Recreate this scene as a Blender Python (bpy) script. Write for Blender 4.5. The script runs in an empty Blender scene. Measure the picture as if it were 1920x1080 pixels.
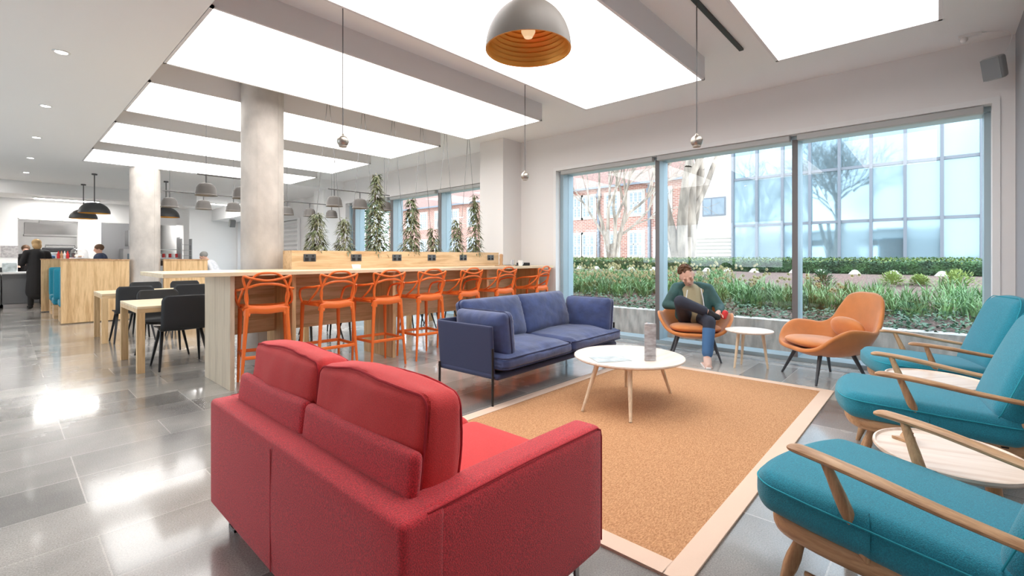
import bpy, bmesh, math, random
from mathutils import Vector, Matrix, noise
random.seed(7)
PI = math.pi
C = bpy.context.scene.collection
SC = bpy.context.scene
# ------------------------------------------------------------------ camera
cd = bpy.data.cameras.new('camera'); cam = bpy.data.objects.new('camera', cd); C.objects.link(cam)
YAW = 0.832
cam.location = (0, 0, 1.28); cam.rotation_euler = (PI/2, 0, -YAW)
cd.sensor_width = 36; cd.lens = 872/1920*36; cd.shift_y = -(540-482.4)/1920; cd.clip_start = 0.05; cd.clip_end = 300
SC.camera = cam
# ------------------------------------------------------------------ view and sky
SC.view_settings.view_transform = 'Standard'; SC.view_settings.look = 'None'
SC.view_settings.exposure = 0.75; SC.view_settings.gamma = 1.0; SC.view_settings.use_curve_mapping = False
SKY = 3.1; PANEL = 2.6; SPOT = 5.0; KITCHEN_FILL = 14.0
w = bpy.data.worlds.new('world'); SC.world = w; w.use_nodes = True
nt = w.node_tree; nt.nodes.clear()
tc = nt.nodes.new('ShaderNodeTexCoord'); sp = nt.nodes.new('ShaderNodeSeparateXYZ')
cr = nt.nodes.new('ShaderNodeValToRGB'); bg = nt.nodes.new('ShaderNodeBackground'); wo = nt.nodes.new('ShaderNodeOutputWorld')
nt.links.new(tc.outputs['Generated'], sp.inputs[0]); nt.links.new(sp.outputs['Z'], cr.inputs[0])
cr.color_ramp.elements[0].position = 0.0; cr.color_ramp.elements[0].color = (0.86, 0.93, 1.0, 1)
cr.color_ramp.elements[1].position = 0.7; cr.color_ramp.elements[1].color = (0.72, 0.86, 1.0, 1)
nt.links.new(cr.outputs[0], bg.inputs[0]); bg.inputs[1].default_value = SKY
nt.links.new(bg.outputs[0], wo.inputs[0])
# ------------------------------------------------------------------ materials
def mat(name, col, rough=0.6, metal=0.0, bump=0.0, bscale=40, var=0.0, vscale=6, stretch=None, emit=None, estr=0, spec=0.5, coat=0, sheen=0, col2=None, coords='Object', detail=3):
    m = bpy.data.materials.new(name); m.use_nodes = True
    n = m.node_tree; b = n.nodes['Principled BSDF']
    b.inputs['Base Color'].default_value = (*col, 1); b.inputs['Roughness'].default_value = rough
    b.inputs['Metallic'].default_value = metal
    if 'Specular IOR Level' in b.inputs: b.inputs['Specular IOR Level'].default_value = spec
    if coat: b.inputs['Coat Weight'].default_value = coat; b.inputs['Coat Roughness'].default_value = .1
    if sheen: b.inputs['Sheen Weight'].default_value = sheen; b.inputs['Sheen Roughness'].default_value = .5
    if emit: b.inputs['Emission Color'].default_value = (*emit, 1); b.inputs['Emission Strength'].default_value = estr
    if bump or var:
        t = n.nodes.new('ShaderNodeTexCoord'); mp = n.nodes.new('ShaderNodeMapping'); n.links.new(t.outputs[coords], mp.inputs[0])
        if stretch: mp.inputs['Scale'].default_value = stretch
    if var:
        nz = n.nodes.new('ShaderNodeTexNoise'); nz.inputs['Scale'].default_value = vscale; nz.inputs['Detail'].default_value = detail
        n.links.new(mp.outputs[0], nz.inputs[0])
        r = n.nodes.new('ShaderNodeValToRGB'); n.links.new(nz.outputs[0], r.inputs[0])
        c2 = col2 or tuple(min(1, c*(1-var)) for c in col); c1 = col if col2 else tuple(min(1, c*(1+var*.5)) for c in col)
        r.color_ramp.elements[0].position = .35; r.color_ramp.elements[0].color = (*c2, 1)
        r.color_ramp.elements[1].position = .65; r.color_ramp.elements[1].color = (*c1, 1)
        n.links.new(r.outputs[0], b.inputs['Base Color'])
    if bump:
        nb = n.nodes.new('ShaderNodeTexNoise'); nb.inputs['Scale'].default_value = bscale; nb.inputs['Detail'].default_value = 2
        n.links.new(mp.outputs[0], nb.inputs[0])
        bp = n.nodes.new('ShaderNodeBump'); bp.inputs['Strength'].default_value = bump; bp.inputs['Distance'].default_value = .01
        n.links.new(nb.outputs[0], bp.inputs['Height']); n.links.new(bp.outputs[0], b.inputs['Normal'])
    return m
def wood(name, c1, c2, axis='x', rough=0.45, scale=1.0, ring=6):
    m = bpy.data.materials.new(name); m.use_nodes = True; n = m.node_tree; b = n.nodes['Principled BSDF']
    t = n.nodes.new('ShaderNodeTexCoord'); mp = n.nodes.new('ShaderNodeMapping'); n.links.new(t.outputs['Object'], mp.inputs[0])
    s = {'x': (.35, 5, 5), 'y': (5, .35, 5), 'z': (5, 5, .35)}[axis]
    mp.inputs['Scale'].default_value = tuple(v*scale for v in s)
    nz = n.nodes.new('ShaderNodeTexNoise'); nz.inputs['Scale'].default_value = 2.2; nz.inputs['Detail'].default_value = 5; nz.inputs['Distortion'].default_value = .8
    n.links.new(mp.outputs[0], nz.inputs[0])
    ma = n.nodes.new('ShaderNodeMath'); ma.operation = 'MULTIPLY'; ma.inputs[1].default_value = ring; n.links.new(nz.outputs[0], ma.inputs[0])
    fr = n.nodes.new('ShaderNodeMath'); fr.operation = 'PINGPONG'; fr.inputs[1].default_value = 1; n.links.new(ma.outputs[0], fr.inputs[0])
    n2 = n.nodes.new('ShaderNodeTexNoise'); n2.inputs['Scale'].default_value = 30; n2.inputs['Detail'].default_value = 2
    n.links.new(mp.outputs[0], n2.inputs[0])
    mx = n.nodes.new('ShaderNodeMath'); mx.operation = 'MULTIPLY_ADD'; mx.inputs[1].default_value = .55
    n.links.new(fr.outputs[0], mx.inputs[0])
    m3 = n.nodes.new('ShaderNodeMath'); m3.operation = 'MULTIPLY'; m3.inputs[1].default_value = .6; n.links.new(n2.outputs[0], m3.inputs[0])
    n.links.new(m3.outputs[0], mx.inputs[2])
    r = n.nodes.new('ShaderNodeValToRGB'); n.links.new(mx.outputs[0], r.inputs[0])
    r.color_ramp.elements[0].position = .2; r.color_ramp.elements[0].color = (*c1, 1)
    r.color_ramp.elements[1].position = .85; r.color_ramp.elements[1].color = (*c2, 1)
    n.links.new(r.outputs[0], b.inputs['Base Color']); b.inputs['Roughness'].default_value = rough
    return m
def glassmat(name, tint=(.97, .985, .99), refl=.03, glossy=(1, 1, 1)):
    m = bpy.data.materials.new(name); m.use_nodes = True; n = m.node_tree; n.nodes.clear()
    o = n.nodes.new('ShaderNodeOutputMaterial'); mx = n.nodes.new('ShaderNodeMixShader'); tr = n.nodes.new('ShaderNodeBsdfTransparent'); gl = n.nodes.new('ShaderNodeBsdfGlossy')
    lw = n.nodes.new('ShaderNodeLayerWeight'); lw.inputs[0].default_value = .5
    fr = n.nodes.new('ShaderNodeMath'); fr.operation = 'POWER'; fr.inputs[1].default_value = 5; n.links.new(lw.outputs['Facing'], fr.inputs[0])
    ma = n.nodes.new('ShaderNodeMath'); ma.operation = 'MULTIPLY_ADD'; ma.inputs[1].default_value = .55; ma.inputs[2].default_value = refl; ma.use_clamp = True
    tr.inputs[0].default_value = (*tint, 1); gl.inputs['Roughness'].default_value = 0.0; gl.inputs[0].default_value = (*glossy, 1)
    n.links.new(fr.outputs[0], ma.inputs[0]); n.links.new(ma.outputs[0], mx.inputs[0]); n.links.new(tr.outputs[0], mx.inputs[1]); n.links.new(gl.outputs[0], mx.inputs[2]); n.links.new(mx.outputs[0], o.inputs[0])
    return m
M = {}
M['white'] = mat('white_paint', (.82, .81, .80), .75)
M['wallwin'] = mat('warm_white_paint', (.80, .775, .76), .8)
M['ceil'] = mat('ceiling_paint', (.90, .89, .88), .85)
M['grey_wall'] = mat('grey_paint', (.33, .33, .35), .8)
M['box'] = mat('soffit_paint', (.78, .76, .76), .8)
M['panel'] = mat('diffuser', (.9, .9, .9), .6, emit=(1, .985, .97), estr=PANEL)
M['kfill'] = mat('added_strip_diffuser', (.9, .9, .9), .6, emit=(1, .98, .95), estr=KITCHEN_FILL*3)
M['spot'] = mat('lamp_lens', (.9, .9, .9), .5, emit=(1, .97, .92), estr=SPOT*2.5)
M['concrete'] = mat('concrete', (.56, .51, .465), .8, bump=.25, bscale=25, var=.22, vscale=3.5, stretch=(1, 1, .7), detail=8)
M['concrete_out'] = mat('outdoor_concrete', (.55, .52, .48), .85, bump=.3, bscale=20, var=.3, vscale=4, stretch=(1, 3, 1), detail=8)
M['oak'] = wood('oak_horizontal', (.52, .31, .145), (.76, .53, .30), 'x')
M['oakz'] = wood('oak_vertical', (.52, .30, .13), (.78, .53, .28), 'z')
M['oaky'] = wood('oak_crosswise', (.66, .45, .25), (.88, .70, .47), 'y')
M['oakpale'] = wood('pale_oak_vertical', (.53, .42, .30), (.70, .58, .43), 'z', scale=.8)
M['oaktop'] = wood('pale_oak_top', (.64, .47, .29), (.82, .66, .45), 'x', .35)
M['ash'] = wood('pale_ash', (.74, .62, .52), (.86, .76, .67), 'x', .4, 1.2)
M['ashleg'] = wood('ash_leg', (.68, .50, .33), (.85, .68, .48), 'z', .4, 2)
M['elm'] = wood('brown_elm', (.34, .17, .075), (.60, .36, .19), 'y', .38, 1.6)
M['elmz'] = wood('brown_elm_upright', (.34, .17, .075), (.60, .36, .19), 'z', .38, 2)
M['elmtop'] = wood('pale_elm_top', (.72, .54, .42), (.90, .76, .65), 'y', .35, 1)
M['red'] = mat('red_wool', (.72, .035, .05), .85, bump=.4, bscale=300, var=.38, vscale=230, sheen=.3)
M['redcush'] = mat('red_cushion_wool', (.76, .045, .045), .85, bump=.35, bscale=380, var=.18, vscale=380, sheen=.2)
M['redseam'] = mat('red_seam', (.44, .02, .03), .9)
M['blue'] = mat('blue_cotton', (.032, .055, .165), .75, bump=.5, bscale=12, var=.25, vscale=9, sheen=.4)
M['bluehard'] = mat('navy_shell_fabric', (.024, .034, .095), .8, bump=.2, bscale=250, sheen=.2)
M['bluepipe'] = mat('navy_piping', (.015, .02, .07), .7)
M['teal'] = mat('teal_wool', (.012, .265, .37), .85, bump=.35, bscale=320, var=.3, vscale=260, sheen=.25)
M['tealseam'] = mat('teal_seam', (.02, .34, .44), .85)
M['tan'] = mat('tan_velvet', (.66, .23, .055), .6, bump=.1, bscale=60, var=.15, vscale=4, sheen=.3)
M['orange'] = mat('orange_plastic', (.86, .17, .025), .42)
M['blackpl'] = mat('black_plastic', (.022, .023, .026), .5)
M['blackmet'] = mat('black_metal', (.02, .02, .022), .35, metal=.4)
M['darkwood'] = mat('dark_leg', (.05, .055, .065), .45)
M['steel'] = mat('brushed_steel', (.5, .5, .5), .3, metal=1)
M['chrome'] = mat('satin_chrome', (.42, .385, .34), .34, metal=.9)
M['frame'] = mat('window_frame', (.34, .44, .49), .35, spec=.6)
M['framed'] = mat('shaded_window_frame', (.16, .15, .15), .5)  # frame colour with the indoor shade mixed in, for mullion fronts
M['blind'] = mat('blind_cassette', (.45, .45, .44), .5)
M['shade'] = mat('taupe_shade', (.075, .065, .058), .5)
M['shadein'] = mat('shade_inside', (.40, .36, .31), .5)
M['domeout'] = mat('dome_outside', (.27, .24, .21), .5, var=.08, vscale=5)
M['domein'] = mat('gold_inside', (.85, .42, .07), .4, metal=.4)
M['domeblk'] = mat('charcoal_dome', (.045, .045, .045), .5)
M['cord'] = mat('grey_cord', (.10, .095, .095), .6)
M['wire'] = mat('steel_wire', (.18, .18, .18), .4, metal=.6)
M['leaf'] = mat('plant_leaf', (.10, .14, .055), .45, var=.5, vscale=8, col2=(.20, .19, .10))
M['stem'] = mat('plant_stem', (.14, .10, .05), .7)
M['soil'] = mat('soil', (.06, .04, .03), .9)
M['jute'] = mat('jute', (.50, .235, .085), .95)
M['jutebord'] = mat('rug_border', (.80, .60, .47), .9, bump=.2, bscale=300)
M['paper'] = mat('white_paper', (.82, .82, .82), .4)
M['paperg'] = mat('printed_paper', (.48, .54, .55), .35, var=.3, vscale=12)
M['ceramic'] = mat('white_ceramic', (.85, .84, .82), .25)
M['socket'] = mat('socket_plate', (.10, .105, .11), .35, metal=.5)
M['greyunit'] = mat('grey_cabinet', (.16, .16, .165), .5)
M['glass'] = glassmat('window_glass')
M['clear'] = glassmat('clear_acrylic', (.95, .96, .97), .12)
M['redpl'] = mat('red_plastic', (.7, .03, .03), .5)
M['skin'] = mat('skin', (.72, .42, .31), .55)
M['hair'] = mat('brown_hair', (.14, .07, .035), .7, bump=.6, bscale=60)
M['blond'] = mat('blond_hair', (.42, .27, .12), .7, bump=.6, bscale=60)
M['greyhair'] = mat('grey_hair', (.28, .27, .25), .7)
M['jacket'] = mat('green_jacket', (.035, .10, .095), .7, bump=.4, bscale=20, var=.3, vscale=6)
M['tshirt'] = mat('khaki_shirt', (.42, .36, .22), .8)
M['jeans'] = mat('dark_jeans', (.03, .035, .055), .8, bump=.3, bscale=30)
M['denim'] = mat('blue_denim', (.06, .16, .34), .8)
M['black'] = mat('black_cloth', (.012, .011, .012), .85)
M['shirtw'] = mat('white_shirt', (.75, .76, .80), .8, var=.1, vscale=20)
M['navy'] = mat('navy_cloth', (.035, .05, .10), .8)
M['shoe'] = mat('pale_shoe', (.72, .50, .42), .6)
M['red_item'] = mat('red_fabric', (.65, .03, .03), .6)
# rug weave
def rugmat():
    m = M['jute']; n = m.node_tree; b = n.nodes['Principled BSDF']
    t = n.nodes.new('ShaderNodeTexCoord'); a = n.nodes.new('ShaderNodeTexWave'); a.inputs['Scale'].default_value = 45; a.inputs['Distortion'].default_value = 2; a.inputs['Detail'].default_value = 1
    nz = n.nodes.new('ShaderNodeTexNoise'); nz.inputs['Scale'].default_value = 70; nz.inputs['Detail'].default_value = 4
    mp = n.nodes.new('ShaderNodeMapping'); mp.inputs['Scale'].default_value = (1, 2.2, 1)
    n.links.new(t.outputs['Object'], a.inputs[0]); n.links.new(t.outputs['Object'], mp.inputs[0]); n.links.new(mp.outputs[0], nz.inputs[0])
    r = n.nodes.new('ShaderNodeValToRGB'); r.color_ramp.elements[0].position = .3; r.color_ramp.elements[1].position = .72
    r.color_ramp.elements[0].color = (.42, .185, .075, 1); r.color_ramp.elements[1].color = (.74, .42, .215, 1)
    n.links.new(nz.outputs[0], r.inputs[0]); n.links.new(r.outputs[0], b.inputs['Base Color'])
    ad = n.nodes.new('ShaderNodeMath'); ad.operation = 'ADD'; n.links.new(a.outputs[1], ad.inputs[0]); n.links.new(nz.outputs[0], ad.inputs[1])
    bp = n.nodes.new('ShaderNodeBump'); bp.inputs['Strength'].default_value = .5; bp.inputs['Distance'].default_value = .004
    n.links.new(ad.outputs[0], bp.inputs['Height']); n.links.new(bp.outputs[0], b.inputs['Normal'])
rugmat()
# polished stone floor tiles
def floormat():
    m = bpy.data.materials.new('stone_tiles'); m.use_nodes = True; n = m.node_tree; b = n.nodes['Principled BSDF']
    t = n.nodes.new('ShaderNodeTexCoord'); mp = n.nodes.new('ShaderNodeMapping'); mp.inputs['Location'].default_value = (-.30, -.326, 0)
    n.links.new(t.outputs['Object'], mp.inputs[0])
    br = n.nodes.new('ShaderNodeTexBrick'); br.inputs['Scale'].default_value = 1; br.inputs['Mortar Size'].default_value = .0035; br.inputs['Mortar Smooth'].default_value = .1
    br.inputs['Brick Width'].default_value = .84; br.inputs['Row Height'].default_value = .42; br.offset = .37; br.offset_frequency = 3; br.squash = 1
    br.inputs['Color1'].default_value = (.24, .23, .22, 1); br.inputs['Color2'].default_value = (.47, .45, .425, 1); br.inputs['Mortar'].default_value = (.55, .52, .49, 1)
    n.links.new(mp.outputs[0], br.inputs[0])
    nz = n.nodes.new('ShaderNodeTexNoise'); nz.inputs['Scale'].default_value = 1.6; nz.inputs['Detail'].default_value = 8; n.links.new(t.outputs['Object'], nz.inputs[0])
    n2 = n.nodes.new('ShaderNodeTexNoise'); n2.inputs['Scale'].default_value = 160; n2.inputs['Detail'].default_value = 2; n.links.new(t.outputs['Object'], n2.inputs[0])
    r2 = n.nodes.new('ShaderNodeValToRGB'); r2.color_ramp.elements[0].position = .3; r2.color_ramp.elements[0].color = (.72, .72, .72, 1); r2.color_ramp.elements[1].position = .75; r2.color_ramp.elements[1].color = (1.25, 1.25, 1.25, 1)
    n.links.new(n2.outputs[0], r2.inputs[0])
    r = n.nodes.new('ShaderNodeValToRGB'); r.color_ramp.elements[0].position = .3; r.color_ramp.elements[0].color = (.7, .7, .7, 1); r.color_ramp.elements[1].position = .7; r.color_ramp.elements[1].color = (1.3, 1.28, 1.25, 1)
    n.links.new(nz.outputs[0], r.inputs[0])
    m1 = n.nodes.new('ShaderNodeMixRGB'); m1.blend_type = 'MULTIPLY'; m1.inputs[0].default_value = 1; n.links.new(br.outputs['Color'], m1.inputs[1]); n.links.new(r.outputs[0], m1.inputs[2])
    m2 = n.nodes.new('ShaderNodeMixRGB'); m2.blend_type = 'MULTIPLY'; m2.inputs[0].default_value = 1; n.links.new(m1.outputs[0], m2.inputs[1]); n.links.new(r2.outputs[0], m2.inputs[2])
    n.links.new(m2.outputs[0], b.inputs['Base Color'])
    rr = n.nodes.new('ShaderNodeMapRange'); rr.inputs['To Min'].default_value = .16; rr.inputs['To Max'].default_value = .34; n.links.new(nz.outputs[0], rr.inputs[0]); n.links.new(rr.outputs[0], b.inputs['Roughness'])
    b.inputs['Specular IOR Level'].default_value = .9; b.inputs['Coat Weight'].default_value = .6; b.inputs['Coat Roughness'].default_value = .09; b.inputs['Coat IOR'].default_value = 1.8
    bp = n.nodes.new('ShaderNodeBump'); bp.inputs['Strength'].default_value = .3; bp.inputs['Distance'].default_value = .003; bp.invert = True
    n.links.new(br.outputs['Fac'], bp.inputs['Height']); n.links.new(bp.outputs[0], b.inputs['Normal'])
    return m
M['floor'] = floormat()
def brickmat():
    m = bpy.data.materials.new('red_brick'); m.use_nodes = True; n = m.node_tree; b = n.nodes['Principled BSDF']
    t = n.nodes.new('ShaderNodeTexCoord'); mp = n.nodes.new('ShaderNodeMapping'); mp.inputs['Rotation'].default_value = (PI/2, 0, PI/2)
    sx = n.nodes.new('ShaderNodeSeparateXYZ'); cx = n.nodes.new('ShaderNodeCombineXYZ'); n.links.new(t.outputs['Object'], sx.inputs[0])
    n.links.new(sx.outputs['Y'], cx.inputs['X']); n.links.new(sx.outputs['Z'], cx.inputs['Y'])
    br = n.nodes.new('ShaderNodeTexBrick'); br.inputs['Scale'].default_value = 1; br.inputs['Brick Width'].default_value = .45; br.inputs['Row Height'].default_value = .16; br.inputs['Mortar Size'].default_value = .015
    br.inputs['Color1'].default_value = (.42, .19, .14, 1); br.inputs['Color2'].default_value = (.30, .13, .10, 1); br.inputs['Mortar'].default_value = (.55, .48, .42, 1)
    n.links.new(cx.outputs[0], br.inputs[0]); n.links.new(br.outputs[0], b.inputs['Base Color']); b.inputs['Roughness'].default_value = .9
    return m
M['brick'] = brickmat()
M['roof'] = mat('brown_roof_tiles', (.28, .16, .13), .85, var=.3, vscale=6)
M['stone'] = mat('pale_stone', (.50, .46, .40), .8)
M['render'] = mat('white_render', (.60, .59, .56), .8)
M['curtain'] = mat('curtain_wall_glass', (.26, .37, .43), .04, metal=.75, var=.25, vscale=.35, detail=1)
M['curtain2'] = mat('blue_blind_glass', (.26, .36, .41), .08, metal=.35)
M['mull'] = mat('grey_mullion', (.15, .165, .19), .4)
M['darkglass'] = mat('dark_pane', (.16, .21, .25), .06, spec=.8)
M['bark'] = mat('pale_bark', (.40, .33, .27), .9, bump=.8, bscale=14, var=.5, vscale=5, stretch=(1, 1, .25))
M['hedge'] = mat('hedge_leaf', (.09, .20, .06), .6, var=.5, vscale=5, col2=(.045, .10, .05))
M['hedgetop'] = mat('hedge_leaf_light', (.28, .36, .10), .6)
M['grass'] = mat('blade_green', (.19, .33, .13), .5, var=.4, vscale=3)
M['ivy'] = mat('ivy_leaf', (.06, .15, .075), .5, var=.5, vscale=8, col2=(.13, .20, .12))
M['petal'] = mat('pale_yellow_petal', (.62, .56, .34), .6)
M['mulch'] = mat('bark_mulch', (.20, .13, .105), .95, bump=.8, bscale=30, var=.5, vscale=40, detail=6)
M['lawn'] = mat('lawn', (.14, .22, .09), .9, var=.3, vscale=1)
M['gold'] = mat('brass', (.7, .45, .15), .3, metal=1)
# ------------------------------------------------------------------ mesh helpers
class MB:
    def __init__(s): s.v = []; s.f = []; s.mi = []; s.cur = 0
    def add(s, vs, fs):
        o = len(s.v); s.v += [tuple(x) for x in vs]; s.f += [tuple(o+i for i in f) for f in fs]; s.mi += [s.cur]*len(fs); return s
    def box(s, x0, x1, y0, y1, z0, z1):
        return s.add([(x0,y0,z0),(x1,y0,z0),(x1,y1,z0),(x0,y1,z0),(x0,y0,z1),(x1,y0,z1),(x1,y1,z1),(x0,y1,z1)],
                     [(0,3,2,1),(4,5,6,7),(0,1,5,4),(1,2,6,5),(2,3,7,6),(3,0,4,7)])
    def obox(s, c, sx, sy, sz, rot=(0,0,0)):
        R = Matrix.Rotation(rot[2],3,'Z') @ Matrix.Rotation(rot[1],3,'Y') @ Matrix.Rotation(rot[0],3,'X'); c = Vector(c); vs = []
        for z in (-1,1):
            for x, y in ((-1,-1),(1,-1),(1,1),(-1,1)): vs.append(c + R @ Vector((x*sx/2, y*sy/2, z*sz/2)))
        return s.add(vs, [(0,3,2,1),(4,5,6,7),(0,1,5,4),(1,2,6,5),(2,3,7,6),(3,0,4,7)])
    def tube(s, pts, rad, n=10, closed=False, flat=(1,1), up=None, caps=True):
        pts = [Vector(p) for p in pts]; k = len(pts)
        rads = rad if isinstance(rad, (list, tuple)) else [rad]*k
        vs = []; fs = []; prev = None
        for i, p in enumerate(pts):
            if closed: t = pts[(i+1) % k] - pts[i-1]
            else: t = pts[min(i+1, k-1)] - pts[max(i-1, 0)]
            if t.length < 1e-9: t = Vector((0,0,1))
            t.normalize()
            if up is not None: u = Vector(up)
            elif prev is None: u = Vector((0,0,1)) if abs(t.z) < .9 else Vector((1,0,0))
            else: u = prev
            a = u - t*u.dot(t)
            if a.length < 1e-6: a = Vector((1,0,0)) - t*t.x
            a.normalize(); b = t.cross(a); prev = a
            for j in range(n):
                th = 2*PI*j/n
                vs.append(p + a*math.cos(th)*rads[i]*flat[0] + b*math.sin(th)*rads[i]*flat[1])
        m = k if closed else k-1
        for i in range(m):
            for j in range(n):
                a0 = i*n+j; a1 = i*n+(j+1) % n; i2 = (i+1) % k
                fs.append((a0, a1, i2*n+(j+1) % n, i2*n+j))
        if not closed and caps: fs.append(tuple(range(n-1, -1, -1))); fs.append(tuple((k-1)*n+j for j in range(n)))
        return s.add(vs, fs)
    def lathe(s, prof, n=32, c=(0,0,0), sx=1, sy=1, cap=True):
        vs = []; fs = []; k = len(prof)
        for r, z in prof:
            for j in range(n):
                th = 2*PI*j/n; vs.append((c[0]+r*sx*math.cos(th), c[1]+r*sy*math.sin(th), c[2]+z))
        for i in range(k-1):
            for j in range(n): fs.append((i*n+j, i*n+(j+1) % n, (i+1)*n+(j+1) % n, (i+1)*n+j))
        if cap and prof[0][0] > 1e-5: fs.append(tuple(range(n-1, -1, -1)))
        if cap and prof[-1][0] > 1e-5: fs.append(tuple((k-1)*n+j for j in range(n)))
        return s.add(vs, fs)
    def prism(s, poly, z0, z1):
        n = len(poly)
        return s.add([(x, y, z0) for x, y in poly]+[(x, y, z1) for x, y in poly],
                     [tuple(range(n-1, -1, -1)), tuple(range(n, 2*n))]+[(i, (i+1) % n, n+(i+1) % n, n+i) for i in range(n)])
    def ball(s, c, r, n=16, m=10, sc=(1,1,1), R=None):
        vs = []; fs = []
        for i in range(m+1):
            ph = PI*i/m
            for j in range(n):
                th = 2*PI*j/n; q = Vector((r*sc[0]*math.sin(ph)*math.cos(th), r*sc[1]*math.sin(ph)*math.sin(th), r*sc[2]*math.cos(ph)))
                if R is not None: q = R @ q
                vs.append(Vector(c)+q)
        for i in range(m):
            for j in range(n): fs.append((i*n+j, (i+1)*n+j, (i+1)*n+(j+1) % n, i*n+(j+1) % n))
        return s.add(vs, fs)
    def soft(s, c, sx, sy, sz, r=.04, N=12, bulge=(0,0,0), rot=(0,0,0), fn=None):
        """rounded, bulging box"""
        h = (sx/2, sy/2, sz/2); r = min(r, *h)
        R = Matrix.Rotation(rot[2],3,'Z') @ Matrix.Rotation(rot[1],3,'Y') @ Matrix.Rotation(rot[0],3,'X')
        idx = {}; vs = []; fs = []
        def ps(t, hh):   # denser near the rounded edge
            a = abs(t); k = math.copysign
            inner = max(hh - r, 0)
            return k(a/.7*inner, t) if a <= .7 else k(inner + (a-.7)/.3*r, t)
        def vert(i, j, k):
            key = (i, j, k)
            if key in idx: return idx[key]
            q = [ps(2*t/N-1, hh) for t, hh in zip(key, h)]
            inn = [max(-(hh-r), min(hh-r, a)) for a, hh in zip(q, h)]
            d = Vector([a-b for a, b in zip(q, inn)])
            if d.length > 1e-9: d = d.normalized()*r
            p = Vector(inn)+d
            u = [p[a]/h[a] for a in range(3)]
            for a in range(3):
                b_, c_ = (a+1) % 3, (a+2) % 3
                p[a] += bulge[a]*u[a]*max(0, 1-u[b_]**2)*max(0, 1-u[c_]**2)
            if fn: p = Vector(fn(p))
            idx[key] = len(vs); vs.append(Vector(c)+R @ p); return idx[key]
        for a in range(N):
            for b in range(N):
                for k, flip in ((0, 0), (N, 1)):
                    for ax in range(3):
                        def mk(p, q):
                            t = [0,0,0]; t[ax] = k; t[(ax+1) % 3] = p; t[(ax+2) % 3] = q; return vert(*t)
                        f = [mk(a, b), mk(a+1, b), mk(a+1, b+1), mk(a, b+1)]
                        fs.append(tuple(f if flip else f[::-1]))
        return s.add(vs, fs)
    def build(s, name, m, parent=None, smooth=True, bevel=0, sub=0, solid=0, angle=40, loc=None, rz=0, label=None, recalc=True, remesh=0, sm=0):
        me = bpy.data.meshes.new(name); me.from_pydata([tuple(v) for v in s.v], [], s.f)
        if recalc:
            bm = bmesh.new(); bm.from_mesh(me); bmesh.ops.remove_doubles(bm, verts=bm.verts, dist=1e-5); bmesh.ops.recalc_face_normals(bm, faces=bm.faces); bm.to_mesh(me); bm.free()
        ms = m if isinstance(m, (list, tuple)) else [m]
        for x in ms: me.materials.append(x if not isinstance(x, str) else M[x])
        if len(ms) > 1 and len(me.polygons) == len(s.mi):
            for p, k in zip(me.polygons, s.mi): p.material_index = k
        o = bpy.data.objects.new(name, me); C.objects.link(o)
        if smooth:
            for p in me.polygons: p.use_smooth = True
            if not sub and not remesh:
                try: me.set_sharp_from_angle(angle=math.radians(angle))
                except Exception: pass
        if solid:
            md = o.modifiers.new('solid', 'SOLIDIFY'); md.thickness = solid; md.offset = 0
        if remesh:
            md = o.modifiers.new('remesh', 'REMESH'); md.mode = 'VOXEL'; md.voxel_size = remesh; md.use_smooth_shade = True
            md = o.modifiers.new('smooth', 'SMOOTH'); md.iterations = sm or 4; md.factor = .6
        if bevel:
            md = o.modifiers.new('bevel', 'BEVEL'); md.width = bevel; md.segments = 3; md.limit_method = 'ANGLE'; md.angle_limit = math.radians(50)
        if sub:
            md = o.modifiers.new('sub', 'SUBSURF'); md.levels = sub; md.render_levels = sub
        if parent: o.parent = parent
        if loc: o.location = loc
        if rz: o.rotation_euler.z = rz
        if label: o['label'] = label
        return o
def thing(name, label, cat, loc=(0,0,0), rz=0, group=None):
    o = bpy.data.objects.new(name, None); C.objects.link(o); o.empty_display_size = .1
    o.location = loc; o.rotation_euler = (0,0,rz); o['label'] = label; o['category'] = cat
    if group: o['group'] = group
    return o
def tag(o, label, cat, group=None, kind=None):
    o['label'] = label; o['category'] = cat
    if group: o['group'] = group
    if kind: o['kind'] = kind
    return o
def struct(o, label=None):
    o['kind'] = 'structure'
    if label: o['label'] = label
    return o
KIDS = {}
def dup(root, loc, rz=0, label=None, group=None, scale=None):
    kids = {}
    for o in C.objects:
        if o.parent: kids.setdefault(o.parent.name, []).append(o)
    def cp(o, parent):
        c = o.copy(); C.objects.link(c); c.parent = parent
        for ch in kids.get(o.name, []): cp(ch, c)
        return c
    r = cp(root, None); r.location = loc; r.rotation_euler = (0,0,rz)
    if label: r['label'] = label
    if group: r['group'] = group
    if scale: r.scale = scale
    return r
def catmull(pts, n=8, closed=False):
    P = [Vector(p) for p in pts]; k = len(P); out = []
    rng = range(k) if closed else range(k-1)
    for i in rng:
        p0 = P[i-1] if (closed or i > 0) else P[0]; p1 = P[i]; p2 = P[(i+1) % k]; p3 = P[(i+2) % k] if (closed or i+2 < k) else P[-1]
        for j in range(n):
            t = j/n; out.append(.5*((2*p1)+(p2-p0)*t+(2*p0-5*p1+4*p2-p3)*t*t+(3*p1-p0-3*p2+p3)*t**3))
    if not closed: out.append(P[-1])
    return out
def lerp(a, b, t): return a+(b-a)*t
# ------------------------------------------------------------------ room shell
ZL, ZC = 3.16, 3.40
XW, XG = 6.48, 6.73
YR = -0.56
XE, YE = -3.0, 21.2
b = MB(); b.box(XE, 7.0, YR-.2, YE+.2, -.12, 0); struct(b.build('floor', 'floor', smooth=False))
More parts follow.
